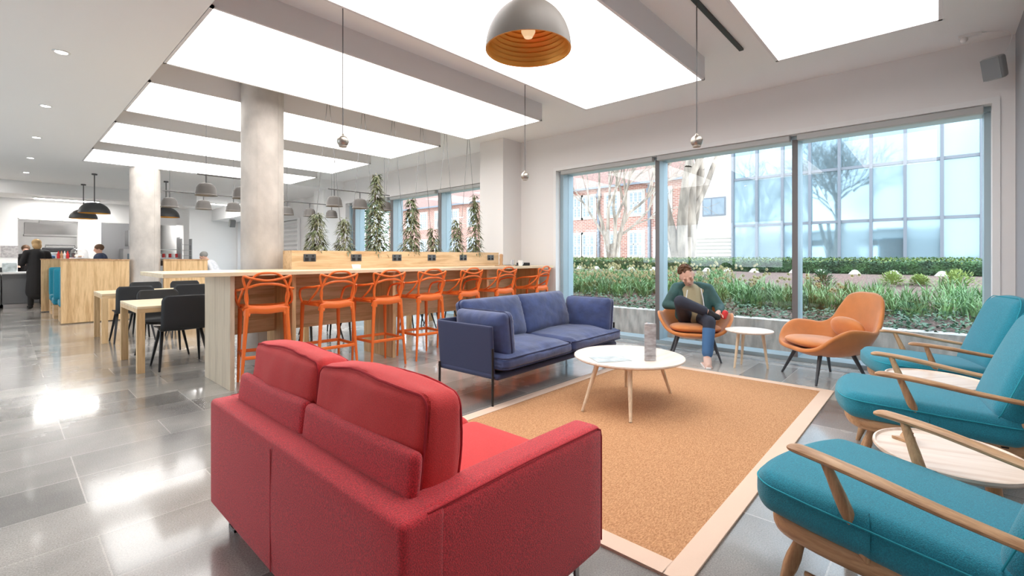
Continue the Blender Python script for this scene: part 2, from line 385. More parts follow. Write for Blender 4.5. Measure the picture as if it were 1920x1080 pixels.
# ceiling: high part between the light boxes and the wall, lowered part on the left
b = MB(); b.box(1.05, 7.0, YR-.2, 12.30, ZC, ZC+.15); struct(b.build('ceiling', 'ceil', smooth=False))
b = MB(); b.box(XE, 1.05, YR-.2, YE+.2, ZL, ZC+.15); b.box(1.05, 7.0, 12.30, YE+.2, ZL, ZC+.15)
struct(b.build('ceiling_lowered', 'ceil', smooth=False))
# window side wall (holes for two long windows and one far window)
b = MB(); X1 = XW+.40
W1 = (-.41, 4.87); W2 = (6.26, 12.2); W3 = (17.4, 21.0); ZH = 2.78
b.box(XW, X1, YR-.2, W1[0], 0, ZC); b.box(XW, X1, W1[1], W2[0], 0, ZC); b.box(XW, X1, W2[1], W3[0], 0, ZC); b.box(XW, X1, W3[1], YE+.2, 0, ZC)
for a in (W1, W2, W3): b.box(XW, X1, a[0], a[1], ZH, ZC)
struct(b.build('wall_window_side', 'wallwin', smooth=False))
b = MB(); b.box(XE, XW, YR-.2, YR, 0, ZC); struct(b.build('wall_right', 'grey_wall', smooth=False))
b = MB(); b.box(XE-.2, XE, YR-.2, 3.5, 0, ZC); b.box(XE-.2, XE, 12.5, YE+.2, 0, ZC); b.box(XE-.2, XE, 3.5, 12.5, 2.5, ZC); b.box(XE-.2, XE, 3.5, 12.5, 0, .9); struct(b.build('wall_left', 'white', smooth=False))  # opening left for the added window
b = MB(); b.box(-40, XE-.2, -15, 30, -.2, -.02); struct(b.build('ground_bounce_paving', mat('pale_bounce_paving', (.6, .59, .57), .8), smooth=False))  # unseen pale ground added to bounce daylight in from the left
root = bpy.data.objects.new('window_4', None); C.objects.link(root); struct(root)  # out-of-view window added to bring daylight onto the sofa and left ceiling
f = MB(); f.box(XE-.16, XE-.04, 3.5, 12.5, .9, .96); f.box(XE-.16, XE-.04, 3.5, 12.5, 2.44, 2.5)
for k in range(7): f.box(XE-.16, XE-.04, 3.5+1.49*k, 3.56+1.49*k, .96, 2.44)
f.build('window_frame', 'frame', root, smooth=False)
g = MB(); g.box(XE-.11, XE-.10, 3.5, 12.5, .96, 2.44); g.build('window_glass', 'glass', root, smooth=False)
b = MB(); b.box(XE, XW, YE, YE+.2, 0, ZL); struct(b.build('wall_far', 'white', smooth=False))
# piers on the window side
b = MB(); b.box(5.99, XW, 5.67, 6.26, 0, ZC); struct(b.build('wall_pier', 'wallwin', smooth=False))
b = MB(); b.box(5.99, XW, 12.5, 13.1, 0, ZL); struct(b.build('wall_pier_far', 'white', smooth=False))
# beam above the far window
b = MB(); b.box(5.6, XW, 16.6, YE, 2.72, ZL); struct(b.build('trim_1', 'white', smooth=False))
# kitchen block: front wall with two openings and a bulkhead
KY = 17.9
b = MB(); z1 = 2.31
b.box(XE, .29, KY, KY+.15, 0, ZL); b.box(.29, 3.95, KY, KY+.15, z1, ZL); b.box(1.46, 1.95, KY, KY+.3, 0, z1);
b.box(.29, 3.75, KY, KY+.12, 0, .62)
struct(b.build('wall_kitchen', 'white', smooth=False))
b = MB(); b.box(3.95, 4.1, KY, YE, 0, ZL); struct(b.build('wall_kitchen_side', 'white', smooth=False))
b = MB(); b.box(XE, 4.0, 16.6, KY, 2.84, ZL); struct(b.build('trim_2', 'white', smooth=False))
b = MB(); b.box(.31, 1.46, KY-.03, KY+.18, z1-.02, z1+.05); b.box(1.95, 3.75, KY-.03, KY+.18, z1-.02, z1+.05); struct(b.build('trim_3', 'white', smooth=False))
b = MB(); b.box(XE, .29, KY-.015, KY, 0, .09); struct(b.build('baseboard_kitchen', 'white', smooth=False))
# skirting under the right wall
b = MB(); b.box(XE, XW, YR, YR+.015, 0, .09); struct(b.build('baseboard_right', 'white', smooth=False))
for x, y, l in ((1.0, 19.4, 'added kitchen strip light over the serving hatch'), (2.9, 19.0, 'added kitchen strip light over the cooking line'), (-1.2, 16.2, 'added strip light under the bulkhead left of the hatch'), (1.2, 17.3, 'added strip light under the bulkhead over the serving counter'), (5.0, 18.6, 'added strip light over the far window corner')):  # fixtures added to brighten the kitchen end
    zz = ZL if y > 17.9 else 2.84 if y < 17.9 and y > 16.6 and x < 4 else ZL
    t = thing('added_strip_light', l, 'ceiling light', (x, y, zz), 0, 'added strip lights by the kitchen')
    m = MB(); m.box(-.65, .65, -.12, .12, -.03, 0); m.build('housing', 'white', t, smooth=False); m = MB(); m.box(-.62, .62, -.10, .10, -.034, -.0301); m.build('diffuser', 'kfill', t, smooth=False)
# ---- windows
def window(n, Y, mulls, zb=0.0, end=True):
    root = bpy.data.objects.new('window_%d' % n, None); C.objects.link(root); struct(root)
    f = MB(); xa, xb = 6.60, 6.90
    f.box(xa, xb, Y[1]-.07, Y[1], zb, ZH); f.box(xa+.05, xb, Y[0], Y[0]+.05, zb, ZH)
    f.box(xa, xb, Y[0], Y[1], zb, zb+.05); f.box(xa, xb, Y[0], Y[1], ZH-.05, ZH)
    f.build('window_frame', 'frame', root, smooth=False)
    for y, wd in mulls:
        m = MB(); m.box(xa+.012, xb, y-wd/2, y+wd/2, zb+.05, ZH-.05); o = m.build('mullion', 'frame', root, smooth=False)
        m = MB(); m.box(xa-.004, xa+.012, y-wd/2-.003, y+wd/2+.003, zb+.05, ZH-.05); m.build('mullion_shade_face', 'framed', o, smooth=False)  # dark strip puts the shade on the room-side face into colour
    ys = [Y[0]+.05]+[q for y, wd in sorted(mulls) for q in (y-wd/2, y+wd/2)]+[Y[1]-.07]
    for i in range(0, len(ys), 2):
        g = MB(); g.box(6.745, 6.755, ys[i], ys[i+1], zb+.05, ZH-.05); g.build('window_glass', 'glass', root, smooth=False)
        c = MB(); c.box(6.50, 6.59, ys[i]+.01, ys[i+1]-.01, ZH-.075, ZH-.005); c.build('blind_cassette', 'blind', root, smooth=False, bevel=.01)
    return root
window(1, W1, [(3.075, .055), (1.285, .055)])
window(2, W2, [(8.2, .10), (10.1, .10), (11.95, .10)])
window(3, W3, [(19.3, .10)])
# reveal trims of window 1
b = MB(); b.box(XW-.012, XW+.119, W1[1]-.004, W1[1]+.05, 0, ZH+.05); b.box(XW-.012, XW+.119, W1[0]-.05, W1[0]+.004, 0, ZH+.05); b.box(XW-.012, XW+.119, W1[0]+.004, W1[1]-.004, ZH-.004, ZH+.05)
struct(b.build('trim_4', 'white', smooth=False))
b = MB(); b.box(6.30, 6.40, W1[0]+.2, W1[1]-.2, 0.0, .004); struct(b.build('trim_5', 'steel', smooth=False))
# ---- ceiling light boxes
ord_ = ['nearest the camera, at the top right', 'second from the camera, above the rug', 'third from the camera, above the bar', 'fourth, just behind the round concrete column', 'fifth, over the dining tables', 'farthest, nearest the kitchen']
boxes = [(-.04, 1.136), (1.81, 3.31), (4.016, 5.536), (6.22, 7.70), (8.43, 10.05), (10.80, 12.28)]
for (y0, y1), l in zip(boxes, ord_):
    t = thing('ceiling_light_box', 'backlit ceiling panel in grey soffit, '+l, 'ceiling light', (3.04, (y0+y1)/2, ZL), 0, 'backlit ceiling panels')
    hx = 1.985; hy = (y1-y0)/2
    h = MB(); h.box(-hx, hx, -hy, hy, .02, ZC-ZL+.001); h.box(-hx, hx, -hy, -hy+.025, 0, .02); h.box(-hx, hx, hy-.025, hy, 0, .02); h.box(-hx, -hx+.025, -hy, hy, 0, .02); h.box(hx-.025, hx, -hy, hy, 0, .02)
    h.build('housing', 'box', t, smooth=False)
    d = MB(); d.box(-hx+.026, hx-.026, -hy+.026, hy-.026, .004, .018); d.build('diffuser', 'panel', t, smooth=False)
# ---- recessed spots in the lowered ceiling
names = ['nearest', 'second nearest', 'third nearest', 'fourth nearest', 'fifth', 'sixth and farthest']
for i, y in enumerate((5.92, 8.17, 10.42, 12.65, 14.9, 3.67)):
    t = thing('ceiling_spotlight', 'small round recessed spotlight in the left ceiling, '+(names[i] if i < 4 else ('fifth along the row towards the kitchen' if i == 4 else 'just above the left edge of the view')), 'spotlight', (.37, y, ZL), 0, 'recessed spotlights')
    r = MB(); r.lathe([(.045, .004), (.045, -.006), (.062, -.006), (.064, .004)], 24); r.build('trim_ring', 'white', t)
    r = MB(); r.lathe([(0, -.004), (.044, -.004), (.044, .002)], 24); r.build('lens', 'spot', t)
    ld = bpy.data.lights.new('spot', 'SPOT'); ld.energy = SPOT*3; ld.spot_size = 1.5; ld.spot_blend = .6; ld.shadow_soft_size = .05; ld.color = (1, .93, .84)
    lo = bpy.data.objects.new('lamp_light', ld); C.objects.link(lo); lo.parent = t; lo.location = (0, 0, -.02)
# ---- track
for y, xx, lab in ((1.46, 5.07, 'black lighting track on the ceiling by the nearest light box'), (3.66, 5.0, 'black lighting track on the ceiling beside the bar light box')):
    b = MB(); b.box(1.2, xx, y-.02, y+.02, ZC-.02, ZC+.001); tag(b.build('lighting_track', 'blackpl', smooth=False), lab, 'lighting track', 'lighting tracks')
# ---- concrete columns
for x, y, r, z1, lab in ((2.17, 6.14, .235, ZC, 'round raw concrete column rising behind the long bar'), (2.06, 12.44, .262, ZL, 'round raw concrete column standing in the oak booth screen')):
    b = MB(); b.lathe([(r, 0), (r, z1)], 48); 
    for a in (2.3, 4.15, 5.2): 
        b.obox((r*math.cos(a), r*math.sin(a), z1/2), .006, .012, z1, (0, 0, a))
    o = b.build('concrete_column', 'concrete', loc=(x, y, 0), angle=30); tag(o, lab, 'column', 'round concrete columns')
# ---- rug
t = thing('rug', 'large orange jute rug with a pale bound border on the stone floor', 'rug', (3.56, 1.75, 0))
hx, hy, bw = 1.77, 1.04, .10
b = MB(); b.box(-hx+bw, hx-bw, -hy+bw, hy-bw, .0, .011); b.build('rug_field', 'jute', t, smooth=False)
b = MB(); b.box(-hx, hx, -hy, -hy+bw, 0, .013); b.box(-hx, hx, hy-bw, hy, 0, .013); b.box(-hx, -hx+bw, -hy+bw, hy-bw, 0, .013); b.box(hx-bw, hx, -hy+bw, hy-bw, 0, .013); b.build('border', 'jutebord', t, smooth=False, bevel=.003)
# ================================================================== red sofa (faces +X)
def rect_loop(sx, sz, r, n=6):
    out = []
    for cx_, cz_, a0 in ((1, 1, 0), (-1, 1, PI/2), (-1, -1, PI), (1, -1, 1.5*PI)):
        for j in range(n+1):
            a = a0+PI/2*j/n; out.append(Vector((cx_*(sx/2-r)+r*math.cos(a), 0, cz_*(sz/2-r)+r*math.sin(a))))
    return out
def densify(L_, st=.04):
    out = []
    for i in range(len(L_)):
        a, b_ = L_[i], L_[(i+1) % len(L_)]; n = max(1, int((b_-a).length/st)); out += [a.lerp(b_, k/n) for k in range(n)]
    return out
def red_sofa():
    t = thing('sofa', 'red wool two-seat sofa seen from behind, at the near end of the orange rug', 'sofa', (.67, .985, 0))
    L, D, H, z0 = 1.58, .96, .605, .105; aw = .14
    # local: x 0..D (back to front), y 0..L
    m = MB(); m.soft((.075, L/2, (H+z0)/2), .15, L, H-z0, .022, 14, (.006, 0, .004)); m.build('back_frame', 'red', t)
    for y in (aw/2+.001, L-aw/2-.001):
        m = MB(); m.soft(((D+.06)/2+.0, y, (H+z0)/2+.0), D-.06, aw-.003, H-z0+.002, .03, 14, (.006, .004, .008)); a = m.build('armrest', 'red', t)
        s = MB(); yo = y + (-1 if y < L/2 else 1)*(aw/2-.0075)
        s.tube([(.09, yo, H-.003), (.5, yo, H+.002), (D-.04, yo, H-.004), (D-.014, yo, H-.016), (D-.006, yo, H-.045), (D-.006, yo, z0+.04)], .003, 6); s.build('seam', 'redseam', a)
    m = MB(); m.soft((.56, L/2, .21), .78, L-2*aw-.004, .19, .03, 10); m.build('seat_base', 'red', t)
    for k in (0, 1):
        w = (L-2*aw)/2; yc = aw+w*(k+.5)
        m = MB(); m.soft((.60, yc, .375), .76, w-.006, .15, .05, 14, (.012, .0, .02)); m.build('seat_cushion', 'redcush', t)
    # low headrest boards standing on the back frame
    for k in (0, 1):
        w = (L-2*.09)/2; yc = .09+w*(k+.5)
        m = MB(); m.soft((.118, yc, .658), .045, w-.008, .135, .021, 14, (.008, .006, .0), (0, .12, 0)); m.build('back_bolster', 'red', t)
    for k in (0, 1):
        w = .685; yc = L/2+.005+(k-.5)*w
        def wr(p, k=k):
            n = noise.noise(Vector((p.y*22, p.z*5, k*7)))*.006*max(0, (p.z+.10)/.3) + noise.noise(Vector((p.y*5, p.z*5, k*3+p.x*9)))*.012
            return Vector((p.x + (n if abs(p.x) > .06 else 0), p.y, p.z + n*.5 + .012*(1-(p.y/.33)**2)*(1 if p.z > 0 else 0)))
        R = Matrix.Rotation(.10, 3, 'Y'); cc = Vector((.222, yc, .655))
        m = MB(); m.soft(cc, .165, w-.006, .42, .045, 26, (.028, .012, .012), (0, .10, 0), wr); c = m.build('back_cushion', 'redcush', t)
        for sx in (-1, 1):
            loop = []
            for q in rect_loop(w-.034, .394, .036, 5):
                for_ = Vector((sx*.0705, q.x, q.z))
                loop.append(for_)
            dense = []
            for a_ in range(len(loop)):
                p0, p1_ = loop[a_], loop[(a_+1) % len(loop)]; nn = max(1, int((p1_-p0).length/.04))
                dense += [p0.lerp(p1_, q/nn) for q in range(nn)]
            out = []
            for q in dense:
                u, v = q.y/(w/2), q.z/.21
                q2 = Vector((q.x+sx*.028*.85*max(0, 1-u*u)*max(0, 1-v*v), q.y+math.copysign(.010*max(0, 1-v*v), q.y), q.z+math.copysign(.010*max(0, 1-u*u), q.z)))
                out.append(cc + R @ Vector(wr(q2)))
            s = MB(); s.tube(out, .0042, 6, closed=True); s.build('piping', 'redseam', c)
    # seams on the rear
    m = MB(); m.box(-.0062, -.0045, L*.52-.003, L*.52+.003, z0+.02, H-.03); m.build('rear_seam', 'redseam', t, smooth=False)
    for x, y in ((.07, .10), (.07, L-.12), (D-.10, .10), (D-.10, L-.12)):
        m = MB(); m.box(x-.012, x+.012, y-.04, y-.03, 0, .115); m.box(x-.012, x+.012, y+.03, y+.04, 0, .115); m.box(x-.012, x+.012, y-.04, y+.04, 0, .012); m.build('leg', 'steel', t, smooth=False)
    return t
red_sofa()
# ================================================================== blue sofa (faces -Y)
def pillow(m, c, sx, sy, sz, rot=(0,0,0), seed=0, amp=.012, r=.05, N=26, wr=14, bul=1.0):
    def f(p):
        ex = abs(p.x)/(sx/2); ez = abs(p.z)/(sz/2); ey = abs(p.y)/(sy/2)
        return p
    def g(p):
        u, v = p.x/(sx/2), p.z/(sz/2)
        edge = max(abs(u), abs(v))
        rad = math.atan2(v, u)
        n = noise.noise(Vector((math.cos(rad)*wr*.5, math.sin(rad)*wr*.5, seed)))*amp*edge**2 + noise.noise(Vector((p.x*6, p.z*6, seed+9)))*amp*1.2
        q = Vector(p); k = (1-min(1, abs(u))**3)*(1-min(1, abs(v))**3)
        q.y = p.y*(.42+.62*max(0, k)**.55*bul) + math.copysign(n, p.y) if abs(p.y) > 1e-4 else 0
        return q
    return m.soft(c, sx, sy, sz, r, N, (0, 0, 0), rot, g)
def blue_sofa():
    t = thing('sofa', 'navy blue two-seat sofa with loose puffy cushions and thin black legs, beside the rug', 'sofa', (3.87, 3.16, 0), .035)
    W, D = 2.12, .80
    # shell: base tray, side panels, back panel
    m = MB(); m.soft((0, 0, .255), W, D-.02, .05, .024, 10); m.build('base_tray', 'bluehard', t)
    for s in (-1, 1):
        m = MB(); m.soft((s*(W/2-.012), .02, .46), .028, D-.10, .46, .013, 12, rot=(0, s*.07, 0)); m.build('side_panel', 'bluehard', t)
    m = MB(); m.soft((0, D/2-.02, .46), W-.04, .028, .46, .013, 12, rot=(-.10, 0, 0)); m.build('back_panel', 'bluehard', t)
    for k in (0, 1):
        w = W/2-.02; xc = (k-.5)*w
        def f(p, k=k):
            u, v = p.x/(w/2), p.y/(.36); e = max(abs(u), abs(v))
            n = noise.noise(Vector((p.x*16, p.y*3, k*5)))*.012*e**2+noise.noise(Vector((p.x*4, p.y*4, k*5+p.z)))*.016
            kk = max(0, (1-min(1, abs(u))**3)*(1-min(1, abs(v))**3))
            return Vector((p.x, p.y-(.0), p.z*(.55+.55*kk**.6)+(n if p.z > 0 else 0)+.01))
        m = MB(); m.soft((xc, -.06, .365), w, .80, .20, .06, 26, (0, .02, .0), (0, 0, 0), f); c = m.build('seat_cushion', 'blue', t)
        for dz in (-.045, .045):
            s = MB(); s.tube([Vector((xc, -.06, .375+dz))+Vector((q.x, q.z, 0)) for q in rect_loop(w-.004, .802, .055)], .006, 6, closed=True); s.build('piping', 'bluepipe', c)
    for k in (0, 1):
        w = .86; xc = (k-.5)*(w-.02)-.02; cc = Vector((xc, .24, .645)); rr = (-.30, 0, 0)
        m = MB()
        def f2(p, k=k):
            return p
        pillow(m, cc, w, .26, .44, rr, k*3+1); c = m.build('back_cushion', 'blue', t)
        R = Matrix.Rotation(rr[0], 3, 'X')
        s = MB(); s.tube([cc+R @ q for q in rect_loop(w+.004, .444, .05)], .007, 6, closed=True); s.build('piping', 'bluepipe', c)
    for s_ in (-1, 1):
        cc = Vector((s_*(W/2-.155), -.09, .60)); rz = PI/2
        rot = (0, 0, PI/2); m = MB(); pillow(m, cc, .62, .22, .40, (.0+s_*.12, 0, PI/2), 20+s_); c = m.build('arm_cushion', 'bluehard' if False else 'blue', t)
        R = Matrix.Rotation(PI/2, 3, 'Z') @ Matrix.Rotation(s_*.12, 3, 'X')
        s = MB(); s.tube([cc+R @ q for q in rect_loop(.624, .404, .07)], .007, 6, closed=True); s.build('piping', 'bluepipe', c)
    for sx in (-1, 1):
        for sy, zt in ((-1, .50), (1, .30)):
            x = sx*(W/2+.012); y = sy*(D/2-.06)
            m = MB(); m.tube([(x, y, 0), (x, y, zt)], .011, 10); m.build('leg', 'blackmet', t)
    return t
blue_sofa()
# ================================================================== round coffee table
def leg_tube(p0, p1, r0, r1, name, mt, t, n=12):
    m = MB(); m.tube([Vector(p0).lerp(Vector(p1), k/4) for k in range(5)], [lerp(r0, r1, k/4) for k in range(5)], n); return m.build(name, mt, t)
ct = thing('coffee_table', 'large round pale ash coffee table with four slim legs on the orange rug', 'table', (3.70, 1.99, .013))
m = MB(); m.lathe([(0, .378), (.40, .378), (.455, .385), (.472, .398), (.470, .408), (.462, .411), (0, .411)], 64); m.build('tabletop', 'ash', ct)
for px, py in ((3.22, 2.15), (3.25, 1.73), (4.20, 1.83), (4.11, 2.24)):
    p = Vector((px-3.70, py-1.99, 0)); leg_tube(p, p*.68+Vector((0, 0, .382)), .012, .021, 'leg', 'ashleg', ct)
def sheet(name, pts, z, mt, label, cat, group=None, fold=0):
    cx_ = sum(p[0] for p in pts)/len(pts); cy_ = sum(p[1] for p in pts)/len(pts)
    m = MB(); m.prism([(x-cx_, y-cy_) for x, y in pts], 0, .0022); o = m.build(name, mt, loc=(cx_, cy_, z), smooth=False); tag(o, label, cat, group); return o
def rectp(cx_, cy_, w, l, a):
    return [(cx_+x*math.cos(a)-y*math.sin(a), cy_+x*math.sin(a)+y*math.cos(a)) for x, y in ((-w/2, -l/2), (w/2, -l/2), (w/2, l/2), (-w/2, l/2))]
sheet('brochure', rectp(3.44, 2.02, .21, .297, .95), .4255, 'paperg', 'grey printed brochure on top of another at the near edge of the coffee table', 'brochure')
sheet('brochure', rectp(3.50, 1.96, .21, .297, .55), .4232, 'paper', 'white brochure mostly hidden under the grey one on the coffee table', 'brochure')
sheet('brochure', rectp(3.86, 2.02, .21, .297, -.5), .4232, 'paper', 'white brochure lying alone behind the menu stand on the coffee table', 'brochure')
mt_ = thing('menu_stand', 'clear upright triangular menu stand with printed card on the round coffee table', 'menu stand', (3.62, 1.76, .424), -.7)
m = MB(); m.prism([(-.055, -.03), (.055, -.03), (0, .06)], .0, .31); m.build('acrylic_sleeve', 'clear', mt_, smooth=False)
mc = mat('menu_print', (.82, .82, .82), .4, var=.45, vscale=14, col2=(.45, .40, .40), stretch=(1, 1, 2.4), detail=6)
m = MB(); m.prism([(-.049, -.0265), (.049, -.0265), (0, .053)], .004, .306); m.build('menu_card', mc, mt_, smooth=False)
# ================================================================== small round side table by the window
st = thing('side_table', 'small round pale side table with three legs between the two tan armchairs', 'table', (5.84, 1.60, 0))
m = MB(); m.lathe([(0, .412), (.22, .412), (.245, .42), (.255, .43), (.252, .437), (0, .437)], 48); m.build('tabletop', 'ash', st)
for px, py in ((5.71, 1.72), (5.91, 1.42), (5.97, 1.72)):
    p = Vector((px-5.84, py-1.60, 0)); leg_tube(p, p*.72+Vector((0, 0, .414)), .012, .02, 'leg', 'ashleg', st)
# ================================================================== tan shell armchairs (local: faces +Y)
def shell_points():
    # rim control points (x>=0 half), front centre to top of the back
    half = [(0, .36, .335), (.20, .355, .34), (.335, .30, .385), (.415, .20, .50), (.445, .06, .575), (.435, -.10, .57), (.395, -.22, .555), (.345, -.31, .615), (.30, -.375, .76), (.235, -.42, .875), (.12, -.445, .915), (0, -.45, .92)]
    full = half+[(-x, y, z) for x, y, z in half[-2:0:-1]]
    return catmull(full, 5, True)
def tan_chair(label, loc, rz, cushion_back=True):
    t = thing('lounge_chair', label, 'armchair', loc, rz)
    rim = shell_points(); n = len(rim); K = 14; vs = []; fs = []
    base = Vector((0, .03, .27))
    for k in range(K+1):
        v = k/K
        for p in rim:
            d = p-base; up = max(0, p.z-.40)
            pw = 2.0+up*3.4
            z = base.z + (p.z-base.z)*v**pw
            h = v**(.80-.25*min(1, up*2))
            x = d.x*h; y = d.y*h
            if p.y < -.2: # back leans: straight upward sweep
                y = d.y*(v**.62)
            vs.append((base.x+x, base.y+y, z))
    for k in range(K):
        for j in range(n):
            if k == 0: pass
            fs.append((k*n+j, k*n+(j+1) % n, (k+1)*n+(j+1) % n, (k+1)*n+j))
    m = MB(); m.add(vs, fs); o = m.build('shell', 'tan', t, solid=.042, sub=1)
    o.modifiers.move(0, 0)
    def cush(c, rx, ry, rz_, rot, nm, sq=2.6):
        mm = MB(); vs = []; fs = []; N = 32; Mv = 14; R = Matrix.Rotation(rot, 3, 'X')
        for i in range(Mv+1):
            ph = -PI/2+PI*i/Mv
            for j in range(N):
                th = 2*PI*j/N; cc, ss = math.cos(th), math.sin(th); e = (abs(cc)**sq+abs(ss)**sq)**(-1/sq)
                q = Vector((rx*cc*e*math.cos(ph)**.55, ry*ss*e*math.cos(ph)**.55, rz_*math.sin(ph)))
                vs.append(Vector(c)+R @ q)
        for i in range(Mv):
            for j in range(N): fs.append((i*N+j, i*N+(j+1) % N, (i+1)*N+(j+1) % N, (i+1)*N+j))
        mm.add(vs, fs); return mm.build(nm, 'tan', t, angle=80)
    cush((0, .07, .385), .31, .285, .055, .05, 'seat_cushion')
    if cushion_back: cush((0, -.235, .53), .235, .125, .055, 1.25, 'back_cushion', 2.3)
    for sx, sy in ((-1, 1), (1, 1), (-1, -1), (1, -1)):
        leg_tube((sx*.29, .02+sy*.27, 0), (sx*.19, .02+sy*.16, .31), .011, .022, 'leg', 'darkwood', t)
    return t
tan_chair('empty tan velvet shell armchair with rounded back cushion, facing left by the window', (5.86, .86, 0), .74)
tan_chair('tan velvet shell armchair with a seated man in it, by the window mullion', (6.02, 2.30, 0), 1.98, False)
# ================================================================== teal spindle armchairs (local: faces +Y)
def teal_chair(label, loc, rz):
    t = thing('spindle_armchair', label, 'armchair', loc, rz, 'teal armchairs along the right wall')
    # seat cushion
    def cf(p):
        q = Vector(p); v = (p.y+.41)/.82
        q.x *= .86+.16*min(1, max(0, v*1.3)); 
        if p.y > 0: q.y -= (abs(p.x)/.33)**3*.06
        q.z += .045*v-.01
        return q
    m = MB(); m.soft((0, .10, .355), .66, .82, .15, .055, 22, (0, .015, .022), (0, 0, 0), cf); c = m.build('seat_cushion', 'teal', t)
    lp = []
    for q in densify(rect_loop(.668, .828, .07, 8)):
        lp.append(Vector((0, .10, .355))+cf(Vector((q.x, q.z, .036))))
    s = MB(); s.tube(lp, .0032, 6, closed=True); s.build('seam', 'tealseam', c)
    # back cushion: tapering slab with rounded top
    def bf(p):
        q = Vector(p); v = (p.z+.31)/.62
        q.x *= 1.0-.10*v-.22*max(0, v-.7)**1.5*3
        q.y *= 1.0-.25*v
        return q
    BR = Matrix.Rotation(.33, 3, 'X'); bc = Vector((0, -.335, .665))
    m = MB(); m.soft(bc, .56, .15, .60, .07, 22, (0, .03, .03), (.33, 0, 0), bf); c = m.build('back_cushion', 'teal', t)
    for yy in (-.052, .052):
        s = MB(); s.tube([bc+BR @ (bf(Vector((q.x, yy, q.z)))) for q in densify(rect_loop(.568, .606, .08, 8))], .0032, 6, closed=True); s.build('seam', 'tealseam', c)
    # bentwood seat frame
    pts = catmull([(-.225, -.33, .255), (-.27, -.05, .265), (-.305, .25, .275), (-.27, .40, .28), (-.12, .455, .282), (.12, .455, .282), (.27, .40, .28), (.305, .25, .275), (.27, -.05, .265), (.225, -.33, .255)], 6)
    m = MB(); m.tube(pts, .034, 12, flat=(1.05, .45), up=(0, 0, 1)); m.tube([(-.235, -.32, .255), (.235, -.32, .255)], .022, 10)
    m.build('seat_frame', 'elm', t)
    w = MB()
    for k in range(6): w.obox((0, -.22+k*.10, .268), .52, .035, .008)
    w.build('webbing', 'black', t, smooth=False)
    # turned legs
    for sx, sy in ((-1, 1), (1, 1), (-1, -1), (1, -1)):
        p0 = Vector((sx*.265, .03+sy*.37, 0)); p1 = Vector((sx*.225, .03+sy*.30, .265))
        m = MB(); R_ = [.013, .016, .021, .026, .026, .021, .018, .018]
        m.tube([p0.lerp(p1, k/7) for k in range(8)], R_, 12); m.build('leg', 'elmz', t)
    for sx in (-1, 1):
        m = MB(); a = Vector((sx*.243, .32, .11)); b_ = Vector((sx*.243, -.28, .11)); m.tube([a.lerp(b_, k/6) for k in range(7)], [.009, .011, .013, .015, .013, .011, .009], 10); m.build('side_stretcher', 'elmz', t)
    m = MB(); m.tube([Vector((-.24, .0, .11)).lerp(Vector((.24, .0, .11)), k/6) for k in range(7)], [.009, .011, .013, .015, .013, .011, .009], 10); m.build('cross_stretcher', 'elmz', t)
    # arms
    for sx in (-1, 1):
        pts = catmull([(sx*.345, .325, .600), (sx*.350, .27, .603), (sx*.345, .10, .585), (sx*.325, -.12, .548), (sx*.29, -.36, .515), (sx*.262, -.46, .508)], 6); n = len(pts)
        rr = [.012+.017*math.sin(min(1, k/(n-1)*5)*PI/2)-.011*max(0, k/(n-1)-.45)/.55 for k in range(n)]
        m = MB(); m.tube(pts, rr, 14, flat=(.55, 1.15), up=(0, 0, 1)); m.build('arm', 'elm', t)
        m = MB(); m.tube([Vector((sx*.335, .215, .592)).lerp(Vector((sx*.285, .095, .265)), k/6) for k in range(7)], [.015, .017, .020, .021, .020, .018, .016], 12); m.build('arm_post', 'elmz', t)
        m = MB(); m.tube([Vector((sx*.245, -.10, .26)).lerp(Vector((sx*.262, -.475, .52)), k/6) for k in range(7)], [.016, .019, .020, .019, .018, .016, .014], 12); m.build('back_brace', 'elmz', t)
        m = MB(); m.tube([Vector((sx*.225, -.32, .255)).lerp(Vector((sx*.245, -.585, .83)), k/6) for k in range(7)], [.018, .019, .019, .018, .017, .016, .013], 12); m.build('back_post', 'elmz', t)
    for zf in (.45, .62, .80):
        m = MB(); y = -.32-.265*(zf-.285)/.545-.012
        m.tube([(-.24, y, zf), (-.12, y-.02, zf), (.12, y-.02, zf), (.24, y, zf)], .011, 10, flat=(1.4, .7), up=(0, 0, 1)); m.build('back_rail', 'elm', t)
    return t
def place_tip(mx, my, ang): # chair origin from the middle of its two arm tips
    return (mx+.325*math.sin(ang), my-.325*math.cos(ang), 0)
a1, a2, a3 = -.28, .11, .33
c1 = teal_chair('teal cushioned spindle armchair closest to the camera, cut by the lower right corner', place_tip(2.24, .295, a1), a1)
dup(c1, place_tip(3.79, .30, a2), a2, 'teal cushioned spindle armchair in the middle of the three, between the two oval tables')
dup(c1, place_tip(5.12, .27, a3), a3, 'teal cushioned spindle armchair farthest away, next to the empty tan armchair')
# ================================================================== pebble side tables
def pebble(label, loc, rz, rim=True):
    t = thing('side_table', label, 'table', loc, rz, 'oval elm side tables')
    m = MB(); m.lathe([(0, .395), (.23, .395), (.265, .402), (.278, .415), (.276, .426), (.267, .428), (.262, .418), (0, .418)], 56, sx=1.08, sy=.94); m.build('tabletop', 'elmtop', t)
    for k in range(3):
        a = .5+k*2*PI/3; p = Vector((math.cos(a)*.215, math.sin(a)*.19, 0)); leg_tube(p, p*.70+Vector((0, 0, .398)), .018, .030, 'leg', 'elmz', t, 14)
    return t
p1 = pebble('oval pale side table between the nearest and middle teal armchairs', (2.80, -.04, 0), .3)
dup(p1, (4.45, .0, 0), .9, 'oval pale side table between the middle and farthest teal armchairs')
m = MB(); m.prism([(-.05, -.03), (.05, -.03), (.0, .055)], 0, .012); m.obox((0, .0, .03), .07, .012, .05, (.5, 0, .3))
tag(m.build('card_holder', 'elm', loc=(2.86, .10, .4195), smooth=False), 'small wooden card holder on the oval table nearest the camera', 'card holder')
